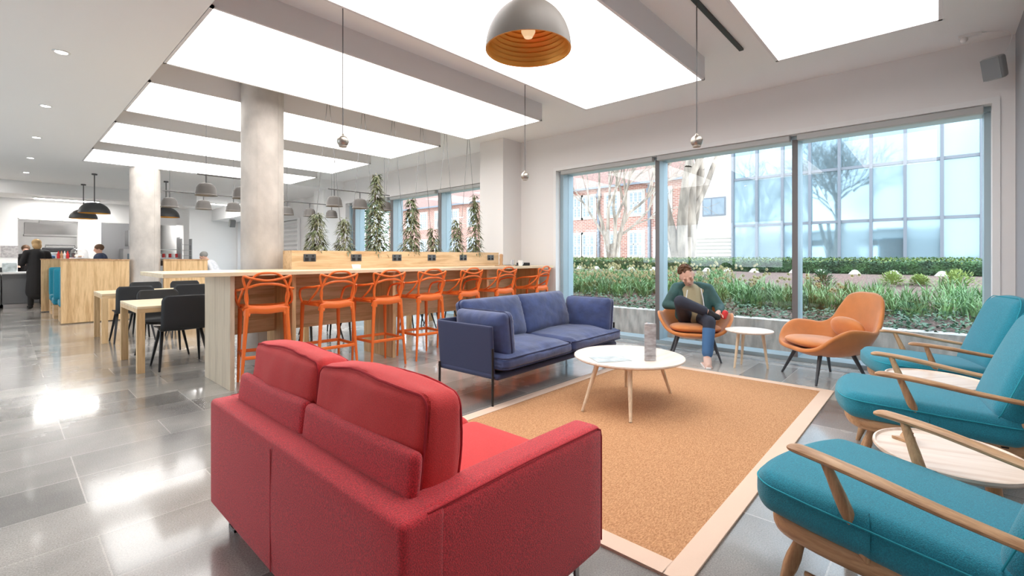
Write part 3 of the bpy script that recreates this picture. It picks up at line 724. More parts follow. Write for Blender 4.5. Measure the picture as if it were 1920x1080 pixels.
# ================================================================== bag behind the blue sofa
t = thing('shoulder_bag', 'brown leather bag with looped strap on the floor past the blue sofa', 'bag', (5.16, 3.05, 0), .4)
m = MB(); m.soft((0, 0, .10), .24, .12, .20, .04, 10, (0, .02, 0)); m.build('bag_body', 'soil', t)
m = MB(); m.tube(catmull([(-.10, 0, .18), (-.08, 0, .30), (0, .02, .38), (.08, 0, .34), (.11, .0, .19)], 6), .009, 8, flat=(1.6, .5)); m.build('strap', mat('brown_leather', (.22, .13, .09), .5), t)
# ================================================================== long bar
XB0, XB1 = .93, 6.42
t = thing('bar_table', 'long high oak bar table with pale top, fins and panelled apron', 'bar table', (3.68, 5.35, 0))
ox, oy = 3.68, 5.35
def L(m, x0, x1, y0, y1, z0, z1): m.box(x0-ox, x1-ox, y0-oy, y1-oy, z0, z1)
m = MB(); m.prism([(a-ox, b_-oy) for a, b_ in ((XB0, 4.88), (XB1, 4.88), (XB1, 5.65), (5.96, 5.65), (5.96, 5.86), (XB0, 5.86))], 1.10, 1.138); m.build('tabletop', 'oaktop', t, smooth=False, bevel=.004)
m = MB(); L(m, 1.47, 1.51, 4.98, 5.80, 0, 1.10); m.build('end_panel', 'oakpale', t, smooth=False, bevel=.002)
for x in (2.12, 3.37, 5.05, 6.28):
    m = MB(); L(m, x-.02, x+.02, 5.10, 5.80 if x < 6 else 5.64, 0, 1.10); m.build('support_fin', 'oakz', t, smooth=False, bevel=.002)
m = MB(); L(m, 1.51, 6.40, 5.58, 5.60, .445, 1.10); m.build('apron', 'oak', t, smooth=False)
# planter trough on the bar
t = thing('planter_box', 'long oak planter trough with a row of sockets, standing along the bar', 'planter', (4.05, 5.73, 1.139))
ox, oy = 4.05, 5.73
m = MB(); z0, z1 = 0, .222
L(m, 2.30, 5.80, 5.595, 5.615, z0, z1); L(m, 2.30, 5.80, 5.835, 5.855, z0, z1); L(m, 2.30, 2.32, 5.615, 5.835, z0, z1); L(m, 5.78, 5.80, 5.615, 5.835, z0, z1); L(m, 2.32, 5.78, 5.615, 5.835, 0, .02)
m.build('trough', 'oak', t, smooth=False, bevel=.0015)
m = MB(); L(m, 2.32, 5.78, 5.615, 5.835, .02, .20); m.build('soil', 'soil', t, smooth=False)
for x in (2.51, 3.12, 3.74, 4.35, 4.98, 5.60):
    m = MB(); L(m, x-.075, x+.075, 5.588, 5.596, .09, .18); p = m.build('socket_plate', 'socket', t, smooth=False, bevel=.003)
    m = MB(); 
    for dx in (-.038, .038):
        m = MB(); L(m, x+dx-.022, x+dx+.022, 5.586, 5.589, .098, .135); m.build('socket_insert', 'black', p, smooth=False)
        m = MB(); L(m, x+dx-.010, x+dx+.010, 5.585, 5.589, .150, .168); m.build('socket_switch', 'black', p, smooth=False)
# ================================================================== stools (local: faces +Y)
def bar_stool(label, loc, rz):
    t = thing('bar_stool', label, 'bar stool', loc, rz, 'orange bar stools along the bar')
    sz = .79
    def sf(p):
        q = Vector(p); q.z += -.018*(1-(p.x/.21)**2)+.02*max(0, -p.y/.2)**2; q.x *= 1-.10*(p.y < 0)*(-p.y/.2); return q
    m = MB(); m.soft((0, .0, sz), .42, .42, .03, .014, 14, fn=sf); m.build('seat', 'orange', t)
    # rear apron under the seat (rounded corners merging with the legs)
    m = MB(); m.tube(catmull([(-.175, -.205, sz-.075), (-.15, -.21, sz-.022), (0, -.215, sz-.03), (.15, -.21, sz-.022), (.175, -.205, sz-.075)], 5), .022, 10, flat=(1.5, .55), up=(0, 0, 1))
    m.tube([(-.19, -.17, sz-.015), (-.215, .17, sz-.015)], .018, 8); m.tube([(.19, -.17, sz-.015), (.215, .17, sz-.015)], .018, 8); m.tube([(-.2, .19, sz-.015), (.2, .19, sz-.015)], .018, 8)
    m.build('seat_rim', 'orange', t)
    for sx in (-1, 1):
        for sy in (-1, 1):
            p0 = Vector((sx*.225, sy*.215-.02*(sy < 0), 0)); p1 = Vector((sx*(.172 if sy < 0 else .205), sy*.195-.01*(sy < 0), sz-.01))
            m = MB(); m.tube([p0.lerp(p1, k/5) for k in range(6)], [.012, .014, .016, .018, .020, .022], 10); m.build('leg', 'orange', t)
    m = MB(); zf = .315; k = zf/sz; xr, xf = lerp(.225, .172, k), lerp(.225, .205, k); yb, yf = -lerp(.235, .205, k), lerp(.215, .195, k)
    q = [(-xr, yb, zf), (xr, yb, zf), (xf, yf, zf), (-xf, yf, zf)]
    for i in range(4): m.tube([q[i], q[(i+1) % 4]], .014, 8, flat=(1.25, .7), up=(0, 0, 1))
    m.build('footrest', 'orange', t)
    r = .0115
    # three interlaced loops
    arch = [(-.16, -.205, sz), (-.185, -.215, .88), (-.178, -.235, .96), (-.15, -.26, 1.05), (-.09, -.285, 1.115), (0, -.29, 1.13)]
    arch = arch+[(-x, y, z) for x, y, z in arch[-2::-1]]
    m = MB(); m.tube(catmull(arch, 6), r, 10); m.build('back_arch', 'orange', t)
    top = [(-.18, -.18, sz), (-.168, -.20, .87), (-.182, -.225, .97), (-.205, -.245, 1.06), (-.198, -.262, 1.098), (-.15, -.282, 1.082), (0, -.295, 1.055)]
    top = top+[(-x, y, z) for x, y, z in top[-2::-1]]
    m = MB(); m.tube(catmull(top, 6), r, 10); m.build('back_rail', 'orange', t)
    arm = [(-.225, .165, sz), (-.245, .17, .86), (-.255, .13, .925), (-.258, .0, .955), (-.235, -.14, .965), (-.175, -.235, .985), (-.09, -.27, 1.015), (0, -.275, 1.022)]
    arm = arm+[(-x, y, z) for x, y, z in arm[-2::-1]]
    m = MB(); m.tube(catmull(arm, 6), r*1.1, 10); m.build('arm_rail', 'orange', t)
    for sx in (-1, 1):
        m = MB(); m.tube(catmull([(sx*.205, -.235, .98), (sx*.225, -.18, .90), (sx*.235, -.08, .83), (sx*.215, .03, sz)], 6), r*.95, 10); m.build('arm_brace', 'orange', t)
    return t
ordn = ['standing nearest the pale end panel', 'second from the pale end panel', 'third from the pale end panel', 'fourth along, the middle of the seven', 'fifth from the pale end panel', 'second from the window wall', 'last one, beside the window wall']
sp = [(1.80, 5.03, -.25), (2.45, 4.99, -.02), (3.05, 4.95, -.02), (3.68, 4.95, -.06), (4.40, 5.02, .03), (5.14, 5.03, 0), (5.99, 5.02, .2)]
s0 = None
for (x, y, a), l in zip(sp, ordn):
    lab = 'orange plastic bar stool with interlaced back, '+l
    if s0 is None: s0 = bar_stool(lab, (x, y, 0), a)
    else: dup(s0, (x, y, 0), a, lab)
# ---- things on the bar
ZB = 1.139
m = MB(); m.prism([(-.05, -.03), (.05, -.03), (.05, -.026), (-.05, -.026)], 0, .05); m.obox((0, .0, .026), .10, .003, .058, (-.5, 0, 0))
tag(m.build('table_sign', 'paper', loc=(2.98, 5.35, ZB), smooth=False), 'small white folded card standing on the bar top below the sockets', 'sign')
m = MB(); m.lathe([(0, 0), (.03, 0), (.032, .02), (.026, .05), (.031, .10), (.028, .14), (.034, .165), (.028, .19), (0, .20)], 24)
tag(m.build('pepper_mill', 'elmz', loc=(5.66, 5.40, ZB)), 'tall wooden pepper mill at the window end of the bar', 'pepper mill')
t = thing('coffee_mug', 'white mug with a handle on the bar near the pier', 'mug', (5.75, 5.05, ZB))
m = MB(); m.lathe([(0, .002), (.034, .002), (.040, .09), (.036, .09), (.031, .008), (0, .008)], 28); m.build('cup', 'ceramic', t)
m = MB(); m.tube(catmull([(.038, 0, .075), (.068, 0, .07), (.068, 0, .03), (.036, 0, .02)], 5), .005, 8); m.build('handle', 'ceramic', t)
for x, y, z, a, l, mt, sz_ in ((5.50, 5.16, ZB, .1, 'dark flat tray at the window end of the bar, beside the mill', 'elm', (.30, .2, .014)), (5.72, 5.22, ZB, .3, 'closed dark laptop lying behind the white mug', 'blackpl', (.32, .22, .016)), (5.97, 5.18, ZB, -.2, 'black pouch lying on the bar nearest the window wall', 'black', (.20, .12, .05))):
    m = MB(); m.soft((0, 0, sz_[2]/2), *sz_, .007, 8, rot=(0, 0, a)); tag(m.build({'elm': 'serving_tray', 'blackpl': 'laptop', 'black': 'pouch'}[mt], mt, loc=(x, y, z)), l, {'elm': 'tray', 'blackpl': 'laptop', 'black': 'pouch'}[mt])
for x, y, l in ((5.53, 5.03, 'small drinking glass at the window end of the bar, in front of the mill'),):
    m = MB(); m.lathe([(0, .0), (.028, .0), (.034, .10), (.032, .10), (.026, .006), (0, .006)], 24); tag(m.build('drinking_glass', 'clear', loc=(x, y, ZB+.001)), l, 'glass')
# ================================================================== climbing plants on wires
def leaf(vs, fs, p, d, up, ln, wd, droop=.3):
    d = Vector(d).normalized(); s = d.cross(Vector(up)); 
    if s.length < 1e-3: s = Vector((1, 0, 0))
    s.normalize(); n = s.cross(d).normalized(); o = len(vs); p = Vector(p)
    a = p; b_ = p+d*ln*.45-n*0+s*wd/2; c = p+d*ln*.45-s*wd/2; e = p+d*ln+Vector((0, 0, -droop*ln)); mid = p+d*ln*.45+n*wd*.15
    vs += [tuple(a), tuple(b_), tuple(e), tuple(c), tuple(mid)]; fs += [(o, o+1, o+4), (o+1, o+2, o+4), (o+2, o+3, o+4), (o+3, o, o+4)]
ZS = ZB+.20
plants = [(2.66, 1.83, .16, 'bushy climbing plant nearest the column, in the oak planter'), (3.02, 1.78, .13, 'second climbing plant along the planter, short and bushy'), (3.50, 2.42, .14, 'tallest climbing plant in the planter, winding up its wire'), (4.08, 2.14, .18, 'wide tall climbing plant in the middle of the planter'),
          (4.48, 1.73, .12, 'lowest leafy plant in the planter, before the blue mullion'), (4.96, 1.88, .13, 'climbing plant second from the right end of the planter'), (5.36, 2.32, .13, 'slim tall climbing plant at the pier end of the planter')]
rnd = random.Random(3)
for x, zt, wd, lab in plants:
    t = thing('climbing_plant', lab, 'plant', (x, 5.73, ZS), 0, 'climbing plants in the bar planter')
    wd *= 1.1; H = zt-ZS; st_ = MB(); lf = MB(); vs = []; fs = []
    for q in range(3):
        pts = [Vector((.03*math.sin(4*k/8+q*2)+(q-1)*.03, .02*math.cos(5*k/8+q), H*(k/8)*(1, .8, .6)[q])) for k in range(9)]
        st_.tube(pts, .004, 5)
    st_.build('stem', 'stem', t)
    nl = int(280*(H/.5)*(wd/.14)); 
    for i in range(nl):
        v = rnd.random()**1.35; z = H*v; prof = wd*(1-.78*v**.9) if v < .97 else .03
        th = rnd.random()*2*PI; rr = prof*math.sqrt(rnd.random())*.8
        p = (rr*math.cos(th), min(.09, max(-.1, rr*math.sin(th))), z+.01)
        d = (math.cos(th+rnd.uniform(-.6, .6)), math.sin(th+rnd.uniform(-.6, .6)), rnd.uniform(-.9, .35))
        leaf(vs, fs, p, d, (0, 0, 1), rnd.uniform(.06, .12), rnd.uniform(.018, .032), .35)
    lf.add(vs, fs); lf.build('foliage', 'leaf', t, smooth=False, recalc=False)
    
for i, x in enumerate((2.81, 3.30, 3.77, 4.27, 4.73, 5.22)):
    m = MB(); 
    for s in (-1, 1): m.tube([(0, 0, ZC-ZS-.002), (s*.20, 0, .0)], .0035, 5)
    m.tube([(0, 0, ZC-ZS-.03), (0, 0, ZC-ZS)], .012, 8)
    tag(m.build('plant_wire', 'wire', loc=(x, 5.73, ZS+.001)), ['pair of thin steel plant wires closest to the column', 'second pair of plant wires from the column', 'third pair of plant wires from the column', 'fourth pair of plant wires from the column', 'second pair of plant wires from the pier', 'pair of plant wires closest to the pier'][i], 'wire', 'plant wires from ceiling to planter')
# ================================================================== pendants
def hang(m, z0, z1, r=.004): m.tube([(0, 0, z0), (0, 0, z1)], r, 6)
t = thing('dome_pendant', 'large taupe dome pendant lamp with ridged gold inside, above the red sofa', 'pendant lamp', (1.72, 1.46, 2.285))
R0 = .207; pro = [(R0*math.cos(a), .235*math.sin(a)) for a in [PI/2*k/24 for k in range(25)]]
m = MB(); m.lathe(pro[:-1]+[(.0, .235)], 64, cap=False); 
m.build('shade', 'domeout', t, recalc=False)
pin = []
for k in range(144):
    a = PI/2*k/144; rr = .985-.045*((a*15/(PI/2)) % 1.0)**.6; pin.append((R0*.985*rr*math.cos(a), .228*rr*math.sin(a)))
m = MB(); m.lathe([(R0, 0)]+pin+[(0, .22)], 64, cap=False); m.build('inner_shade', 'domein', t, recalc=False, angle=60)
m = MB(); m.lathe([(0, .055), (.02, .06), (.034, .085), (.034, .10), (.022, .13), (.014, .15), (.014, .21)], 24); m.build('bulb', mat('clear_bulb', (.9, .8, .65), .1, emit=(1, .75, .4), estr=.35), t)
m = MB(); hang(m, .234, ZC-.02-2.285); m.build('cord', 'cord', t)
for x, y, z, l in ((1.92, 3.66, 2.20, 'small silver ball pendant hanging left of the large dome lamp'), (4.25, 3.66, 2.21, 'small silver ball pendant in front of the window pier'), (3.87, 1.46, 2.19, 'small silver ball pendant hanging before the big window')):
    t = thing('ball_pendant', l, 'pendant lamp', (x, y, z), 0, 'silver ball pendants')
    m = MB(); m.ball((0, 0, .05), .049, 24, 16); m.lathe([(.02, .092), (.012, .105), (.004, .115)], 12); m.build('ball', 'chrome', t)
    m = MB(); m.lathe([(0, .0005), (.03, .0), (.034, .006), (.034, .012)], 20); m.build('lens', 'shadein', t)
    m = MB(); hang(m, .11, ZC-.02-z, .0045); m.build('cord', 'cord', t)
# rail lamps
def rail(xs, y, z, lab, cordx):
    x0 = xs[0]; t = thing('rail_pendant', lab, 'pendant lamp', (x0, y, z), 0, 'rail pendants with three cup shades')
    m = MB(); m.tube([(-.10, 0, .27), (xs[-1]-x0+.10, 0, .27)], .010, 8); m.build('rail', 'cord', t)
    for x in xs:
        m = MB(); m.lathe([(.128, 0), (.122, .01), (.108, .10), (.085, .145), (.04, .163), (0, .166)], 32, c=(x-x0, 0, 0), cap=False); s = m.build('shade', 'shade', t, recalc=False)
        m = MB(); m.lathe([(.124, .001), (.104, .098), (.082, .138), (0, .158)], 32, c=(x-x0, 0, 0), cap=False); m.build('inner_shade', 'shadein', s, recalc=False)
        m = MB(); m.tube([(x-x0, 0, .16), (x-x0, 0, .262)], .009, 8); m.build('shade_stem', 'cord', s)
    for cx_ in cordx:
        m = MB(); m.tube([(cx_-x0, 0, .28), (cx_-x0, 0, (ZC if 1.06 < cx_ and y < 7.7 and False else ZLQ(y))-z)], .0035, 6); m.build('cord', 'cord', t)
def ZLQ(y):
    for a, b_ in boxes:
        if a <= y <= b_: return ZL+.004
    return ZC if y < 12.3 else ZL
rail([1.79, 2.22, 2.65], 7.0, 2.08, 'three-shade rail pendant over the nearest dining table, left of the column', [1.79, 2.65])
rail([3.53, 3.97, 4.43], 7.0, 2.08, 'three-shade rail pendant in front of the climbing plants', [3.53, 4.43])
rail([1.90, 2.39, 2.86], 9.5, 2.12, 'three-shade rail pendant farther back, left of the near column', [1.90, 2.86])
rail([3.81, 4.26, 4.73], 9.5, 2.12, 'three-shade rail pendant farther back, right of the near column', [3.81, 4.73])
for x, y, zc, l in ((1.41, 14.0, ZL, 'black dome pendant right of a pair, towards the kitchen'), (1.42, 16.2, ZL, 'black dome pendant left of a pair, nearest the kitchen'), (2.74, 14.06, ZL, 'black dome pendant just right of the far column')):
    z = 2.27; t = thing('black_dome_pendant', l, 'pendant lamp', (x, y, z), 0, 'black dome pendants')
    m = MB(); m.lathe([(.28*math.cos(PI/2*k/16), .25*math.sin(PI/2*k/16)) for k in range(16)]+[(0, .25)], 40, cap=False); m.build('shade', 'domeblk', t, recalc=False)
    m = MB(); m.lathe([(.274*math.cos(PI/2*k/16), .002+.24*math.sin(PI/2*k/16)) for k in range(16)]+[(0, .24)], 40, cap=False); m.build('inner_shade', 'domein', t, recalc=False)
    m = MB(); hang(m, .25, zc-z, .01); m.lathe([(.05, zc-z-.03), (.05, zc-z)], 16); m.build('cord', 'cord', t)
# ================================================================== dining tables and black chairs
def dining_table(x0, x1, y0, y1, lab):
    t = thing('dining_table', lab, 'table', ((x0+x1)/2, (y0+y1)/2, 0), 0, 'square-legged oak dining tables')
    hx, hy = (x1-x0)/2, (y1-y0)/2
    m = MB(); m.box(-hx, hx, -hy, hy, .71, .737); m.build('tabletop', 'oaktop', t, smooth=False, bevel=.002)
    m = MB(); m.box(-hx, hx, -hy, -hy+.04, .665, .71); m.box(-hx, hx, hy-.04, hy, .665, .71); m.box(-hx, -hx+.04, -hy+.04, hy-.04, .665, .71); m.box(hx-.04, hx, -hy+.04, hy-.04, .665, .71); m.build('frame', 'oak', t, smooth=False)
    for sx in (-1, 1):
        for sy in (-1, 1):
            m = MB(); m.box(sx*hx-.07*(sx > 0), sx*hx+.07*(sx < 0), sy*hy-.07*(sy > 0), sy*hy+.07*(sy < 0), 0, .665); m.build('leg', 'oakz', t, smooth=False, bevel=.002)
dining_table(1.00, 2.55, 6.46, 7.54, 'oak dining table nearest, behind the left end of the bar')
dining_table(1.00, 2.55, 9.10, 10.02, 'oak dining table behind the nearest one, before the booth screen')
dining_table(2.95, 4.5, 6.75, 7.6, 'oak dining table hidden behind the middle of the bar')
dining_table(4.75, 5.9, 6.75, 7.6, 'oak dining table hidden behind the window end of the bar')
def shell_chair(lab, loc, rz):
    t = thing('shell_chair', lab, 'chair', loc, rz, 'black shell chairs at the dining tables')
    prof = catmull([(.23, .425), (.21, .448), (.10, .450), (-.08, .438), (-.17, .445), (-.215, .50), (-.235, .62), (-.25, .76), (-.257, .845)], 4)
    prof = [Vector((p.x, p.y, 0)) for p in prof]; vs = []; fs = []; n = 12
    for k, p in enumerate(prof):
        v = k/(len(prof)-1); w_ = .215 if v < .35 else .235-.01*v
        if v < .08: w_ = .19+.3*v
        if v > .92: w_ -= (v-.92)*.45
        for j in range(n+1):
            u = 2*j/n-1; up = .018*u*u if v < .5 else 0; fw = .03*u*u*min(1, max(0, v-.45)*3)
            vs.append((u*w_, p.x+fw, p.y+up))
    for k in range(len(prof)-1):
        for j in range(n): fs.append((k*(n+1)+j, k*(n+1)+j+1, (k+1)*(n+1)+j+1, (k+1)*(n+1)+j))
    m = MB(); m.add(vs, fs); m.build('shell', 'blackpl', t, solid=.012)
    for sx in (-1, 1):
        for sy in (-1, 1):
            p0 = Vector((sx*.245, sy*.225-.0, 0)); p1 = Vector((sx*.19, sy*.06-.0, .432)); m = MB(); m.tube([p0, p0.lerp(p1, .5), p1], [.009, .013, .016], 8, flat=(1.2, .8)); m.build('leg', 'blackmet', t)
    return t
ch = [(1.43, 6.62, 0, 'black shell chair nearest the camera, with its back to the bar end'), (1.42, 7.50, PI, 'black shell chair on the far side of the nearest dining table'),
      (1.36, 9.14, 0, 'black shell chair at the near side of the second dining table, left one'), (2.06, 9.14, 0, 'black shell chair at the near side of the second dining table, right one'),
      (1.72, 10.10, PI, 'black shell chair at the far side of the second dining table, left one'), (2.30, 10.10, PI, 'black shell chair at the far side of the second dining table, right one'),
      (3.25, 6.85, 0, 'black shell chair whose legs show under the bar apron, leftmost'), (3.85, 6.85, 0, 'black shell chair whose legs show under the bar apron, second'), (3.55, 7.55, PI, 'black shell chair across the table behind the bar middle'),
      (5.05, 6.9, 0, 'black shell chair whose legs show under the bar near the blue sofa'), (5.60, 6.9, 0, 'black shell chair behind the window end of the bar'), (5.3, 7.6, PI, 'black shell chair across the table behind the bar end')]
c0 = None
for x, y, a, l in ch:
    if c0 is None: c0 = shell_chair(l, (x, y, 0), a)
    else: dup(c0, (x, y, 0), a, l)
# ================================================================== oak booth screen and teal booths
t = thing('booth_screen', 'long oak booth screen with darker top cap, either side of the far column', 'screen', (1.9, 12.3, 0))
m = MB(); m.box(-1.14, -.13, -.05, .05, .02, 1.215); m.build('oak_panel', 'oakz', t, smooth=False)
m = MB(); m.box(.45, 1.26, -.05, .05, .02, 1.215); m.build('oak_panel', 'oakz', t, smooth=False)
m = MB(); m.box(-1.15, -.12, -.06, .06, 1.215, 1.24); m.box(.44, 1.27, -.06, .06, 1.215, 1.24); m.build('top_cap', 'elm', t, smooth=False)
t = thing('booth_divider', 'short oak divider above teal booth seats, left of the oak booth screen', 'screen', (.95, 15.4, 0))
m = MB(); m.box(-.33, .9, -.04, .04, .02, 1.22); m.build('oak_panel', 'oakz', t, smooth=False)
m = MB(); m.box(-.34, .91, -.05, .05, 1.22, 1.245); m.build('top_cap', 'elm', t, smooth=False)
def booth(lab, y, rz, x=1.45):
    t = thing('booth_bench', lab, 'bench', (x, y, 0), rz, 'teal booth benches')
    m = MB(); m.soft((0, .04, .36), 1.36, .52, .14, .04, 10); m.build('seat', 'teal', t)
    m = MB(); m.soft((0, -.22, .72), 1.36, .12, .66, .05, 10); m.build('backrest', 'teal', t)
    m = MB(); m.box(-.67, .67, -.24, .26, 0, .29); m.build('plinth', 'oak', t, smooth=False)
    return t
booth('teal upholstered booth bench right behind the oak screen', 12.98, 0)
booth('teal upholstered booth bench facing the screen, before the divider', 15.0, PI, 1.42)
booth('teal upholstered booth bench in the middle of the booths', 13.7, 0, 1.40)
# ================================================================== kitchen
def cab(x0, x1, lab, mt='greyunit', y0=17.1, y1=17.85, zt=.86):
    t = thing('counter_unit', lab, 'counter', ((x0+x1)/2, (y0+y1)/2, 0), 0, 'grey servery counter units')
    hx, hy = (x1-x0)/2, (y1-y0)/2
    m = MB(); m.box(-hx, hx, -hy+.02, hy, .1, zt); m.build('carcass', mt, t, smooth=False)
    m = MB(); m.box(-hx+.03, hx-.03, -hy, -hy+.02, .13, zt-.03); m.build('door', mt, t, smooth=False)
    m = MB(); m.box(-hx+.02, hx-.02, -hy+.06, hy, 0, .1); m.build('plinth', 'steel', t, smooth=False)
    return t
cab(-.65, -.01, 'dark grey counter unit at the far left edge beneath the poster')
cab(.01, .75, 'grey counter unit behind the person in the black coat')
cab(.77, 1.60, 'grey counter unit right of the person in the black coat')
b = MB(); b.box(-.66, 1.62, 17.05, 17.87, .861, .90); tag(b.build('worktop', 'white', smooth=False), 'pale worktop running along the servery counter', 'worktop')
b = MB(); b.box(-.02, .30, 17.885, 17.898, 1.28, 1.58); tag(b.build('notice', mat('grey_notice', (.42, .40, .40), .6, var=.3, vscale=20), smooth=False), 'grey square notice on the white wall left of the kitchen opening', 'notice')
t = thing('extractor_hood', 'long stainless extractor hood seen through the kitchen opening', 'hood', (.95, 19.6, 1.95))
m = MB(); m.prism([(-.5, -.35), (.6, -.35), (.6, .35), (-.5, .35)], 0, .34); m.box(-.2, .3, -.2, .2, .34, ZL-1.95); m.build('canopy', 'steel', t, smooth=False)
m = MB(); m.box(-.52, .62, -.37, .37, -.05, 0); m.build('lip', 'white', t, smooth=False)
t = thing('extractor_hood', 'tall stainless hood and oven seen beside the far column', 'hood', (3.05, 19.5, 1.65))
m = MB(); m.box(-.3, .5, -.35, .35, 0, .5); m.box(-.05, .2, -.15, .15, .5, ZL-1.65); m.build('canopy', 'steel', t, smooth=False)
t = thing('oven', 'stainless steel oven under the hood beside the far column', 'oven', (3.1, 20.15, 0))
m = MB(); m.box(-.4, .4, -.4, .4, .0, 1.55); m.build('body', 'steel', t, smooth=False)
m = MB(); m.box(-.3, .3, -.415, -.401, .95, 1.4); m.build('door_glass', 'darkglass', t, smooth=False)
t = thing('kitchen_island', 'stainless kitchen counter running behind both openings', 'counter', (2.0, 18.5, 0))
m = MB(); m.box(-1.0, 1.7, -.3, .3, .0, .95); m.build('body', 'white', t, smooth=False)
m = MB(); m.box(-1.02, 1.72, -.32, .32, .95, .99); m.build('worktop', 'steel', t, smooth=False)
b = MB(); b.box(1.95, 3.75, 20.6, 20.65, 0, 2.9); struct(b.build('wall_kitchen_back', mat('steel_grey_wall', (.30, .30, .31), .5), smooth=False))
# coffee machine, boxes and jars on the counter
t = thing('espresso_machine', 'dark espresso machine on the kitchen counter behind the serving hatch', 'coffee machine', (1.12, 18.35, .99))
m = MB(); m.soft((0, 0, .22), .6, .42, .42, .03, 6); m.build('body', 'blackmet', t)
m = MB(); m.soft((0, .0, .50), .72, .40, .13, .03, 6); m.build('top', 'blackpl', t)
m = MB(); m.tube([(-.30, -.1, .56), (-.30, -.1, .63), (.30, -.1, .63), (.30, -.1, .56)], .01, 6); m.build('cup_rail', 'blackmet', t)
t = thing('serving_shelf', 'raised pale serving shelf with posts on the servery worktop', 'shelf', (1.15, 17.4, .901))
m = MB(); m.box(-.42, .55, -.2, .2, .32, .345); m.build('shelf_board', 'ash', t, smooth=False)
for x in (-.40, .53):
    m = MB(); m.box(x-.012, x+.012, -.18, .18, 0, .32); m.build('shelf_post', 'steel', t, smooth=False)
t = thing('cake_dome', 'clear glass dome with pale cakes on the raised serving shelf', 'glass dome', (1.44, 17.4, 1.247))
m = MB(); m.ball((0, 0, .07), .10, 14, 8, sc=(1, 1, .5)); m.build('cake', 'jutebord', t)
m = MB(); m.lathe([(.19, .02), (.19, .12), (.17, .22), (.10, .29), (.0, .31)], 32); m.build('dome', 'clear', t, recalc=False)
m = MB(); m.lathe([(0, 0), (.21, 0), (.21, .018), (0, .018)], 32); m.build('stand', 'white', t)
it = [(.90, 17.45, (.26, .2, .16), 'paperg', 'box', 'pale paper sack on the raised shelf right of the coat'), (.86, 17.25, (.2, .10, .08), 'denim', 'box', 'small blue box on the raised serving shelf'), (-.42, 17.4, (.34, .22, .12), 'elm', 'basket', 'brown basket on the worktop at the left edge'), (.14, 17.35, (.26, .05, .24), 'paperg', 'picture_frame', 'small framed card standing on the worktop left of the coat'), (-.02, 17.5, (.28, .2, .12), 'blackpl', 'card_reader', 'dark curved till on the worktop left of the coat')]
for x, y, s, mt, nm, l in it:
    m = MB(); m.soft((0, 0, s[2]/2), *s, .02, 6); tag(m.build(nm, mt, loc=(x, y, 1.247 if nm == 'box' else .901)), l, nm.replace('_', ' '))
for k in range(4):
    m = MB(); m.lathe([(0, 0), (.03, 0), (.03, .12), (.012, .16), (.012, .2), (0, .2)], 14); tag(m.build('sauce_bottle', ['red_item', 'elm', 'white', 'red_item'][k], loc=(1.02+.06*k, 17.25, 1.247)), ['red', 'brown', 'white', 'second red'][k]+' sauce bottle on the raised serving shelf beside the glass dome', 'bottle', None)
# shelving seen right of the far column
t = thing('kitchen_shelf', 'white wall shelving with red and white packets, right of the far column', 'shelf', (3.30, 17.55, 0))
m = MB(); m.box(-.25, .42, -.15, .15, 1.24, 1.27); m.box(-.25, .42, -.15, .15, 1.50, 1.53); m.box(-.25, .42, -.15, .15, .0, 1.02); m.box(.42, .45, -.15, .15, 0, 1.9); m.build('shelves', 'steel', t, smooth=False)
rk = random.Random(5)
for k in range(8):
    m = MB(); m.soft((0, 0, .06), .06, .1, .12, .01, 4); tag(m.build('packet', 'red_item' if k in (3, 5, 7) else 'white', loc=(3.10+.082*k, 17.5, 1.271)), ('red' if k in (3, 5, 7) else 'white')+' packet on the kitchen shelf right of the far column', 'packet', 'red packets on the kitchen shelf' if k in (3, 5, 7) else 'white packets on the kitchen shelf')
m = MB(); m.soft((0, 0, .08), .36, .2, .16, .06, 8); tag(m.build('bread_basket', 'soil', loc=(3.25, 17.5, 1.021)), 'dark basket on the lower kitchen shelf right of the far column', 'basket')
# ladder style rack
t = thing('tray_rack', 'tall narrow grey tray rack beside the kitchen shelf', 'rack', (3.85, 17.2, 0))
m = MB(); m.box(-.14, -.12, -.15, .15, 0, 1.85); m.box(.12, .14, -.15, .15, 0, 1.85); m.build('uprights', 'steel', t, smooth=False)
for z in [.3+.17*k for k in range(9)]:
    m = MB(); m.box(-.12, .12, -.15, .15, z, z+.012); m.build('tray', 'steel', t, smooth=False)
# wall speakers
def speaker(lab, loc, rz, tilt, sc=1.0):
    t = thing('wall_speaker', lab, 'speaker', loc, rz); t.scale = (sc,)*3
    m = MB(); m.soft((0, 0, 0), .19, .16, .27, .035, 10, rot=(tilt, 0, 0)); m.build('cabinet', 'blind', t)
    R = Matrix.Rotation(tilt, 3, 'X'); m = MB(); m.obox(R @ Vector((0, .082, 0)), .165, .006, .245, (tilt, 0, 0)); m.build('grille', mat('speaker_grille', (.25, .27, .28), .6), t, bevel=.002)
    m = MB(); m.tube([(0, -.06, 0), (0, -.14, .0), (0, -.14, .05)], .012, 8); m.box(-.03, .03, -.165, -.14, -.06, .08); m.build('bracket', 'white', t)
    return t
t_ = speaker('pale grey speaker tilted down high in the corner above the window', (6.18, -.40, 3.03), 1.15, -.35, .78)
t = thing('ceiling_bracket', 'small white cable bracket at the ceiling above the corner speaker', 'bracket', (6.2, -.30, ZC))
m = MB(); m.box(-.02, .02, -.02, .14, -.025, 0); m.ball((0, .10, -.04), .03, 12, 8); m.build('arm', 'white', t)
m = MB(); m.tube(catmull([(0, -.02, -.01), (.05, -.15, -.02), (.05, -.22, -.08), (.02, -.18, -.22)], 6), .004, 6); m.build('cable', 'white', t)
speaker('small grey speaker on the far white wall between two rail lamps', (4.9, 16.4, 2.35), PI, -.3, .9)
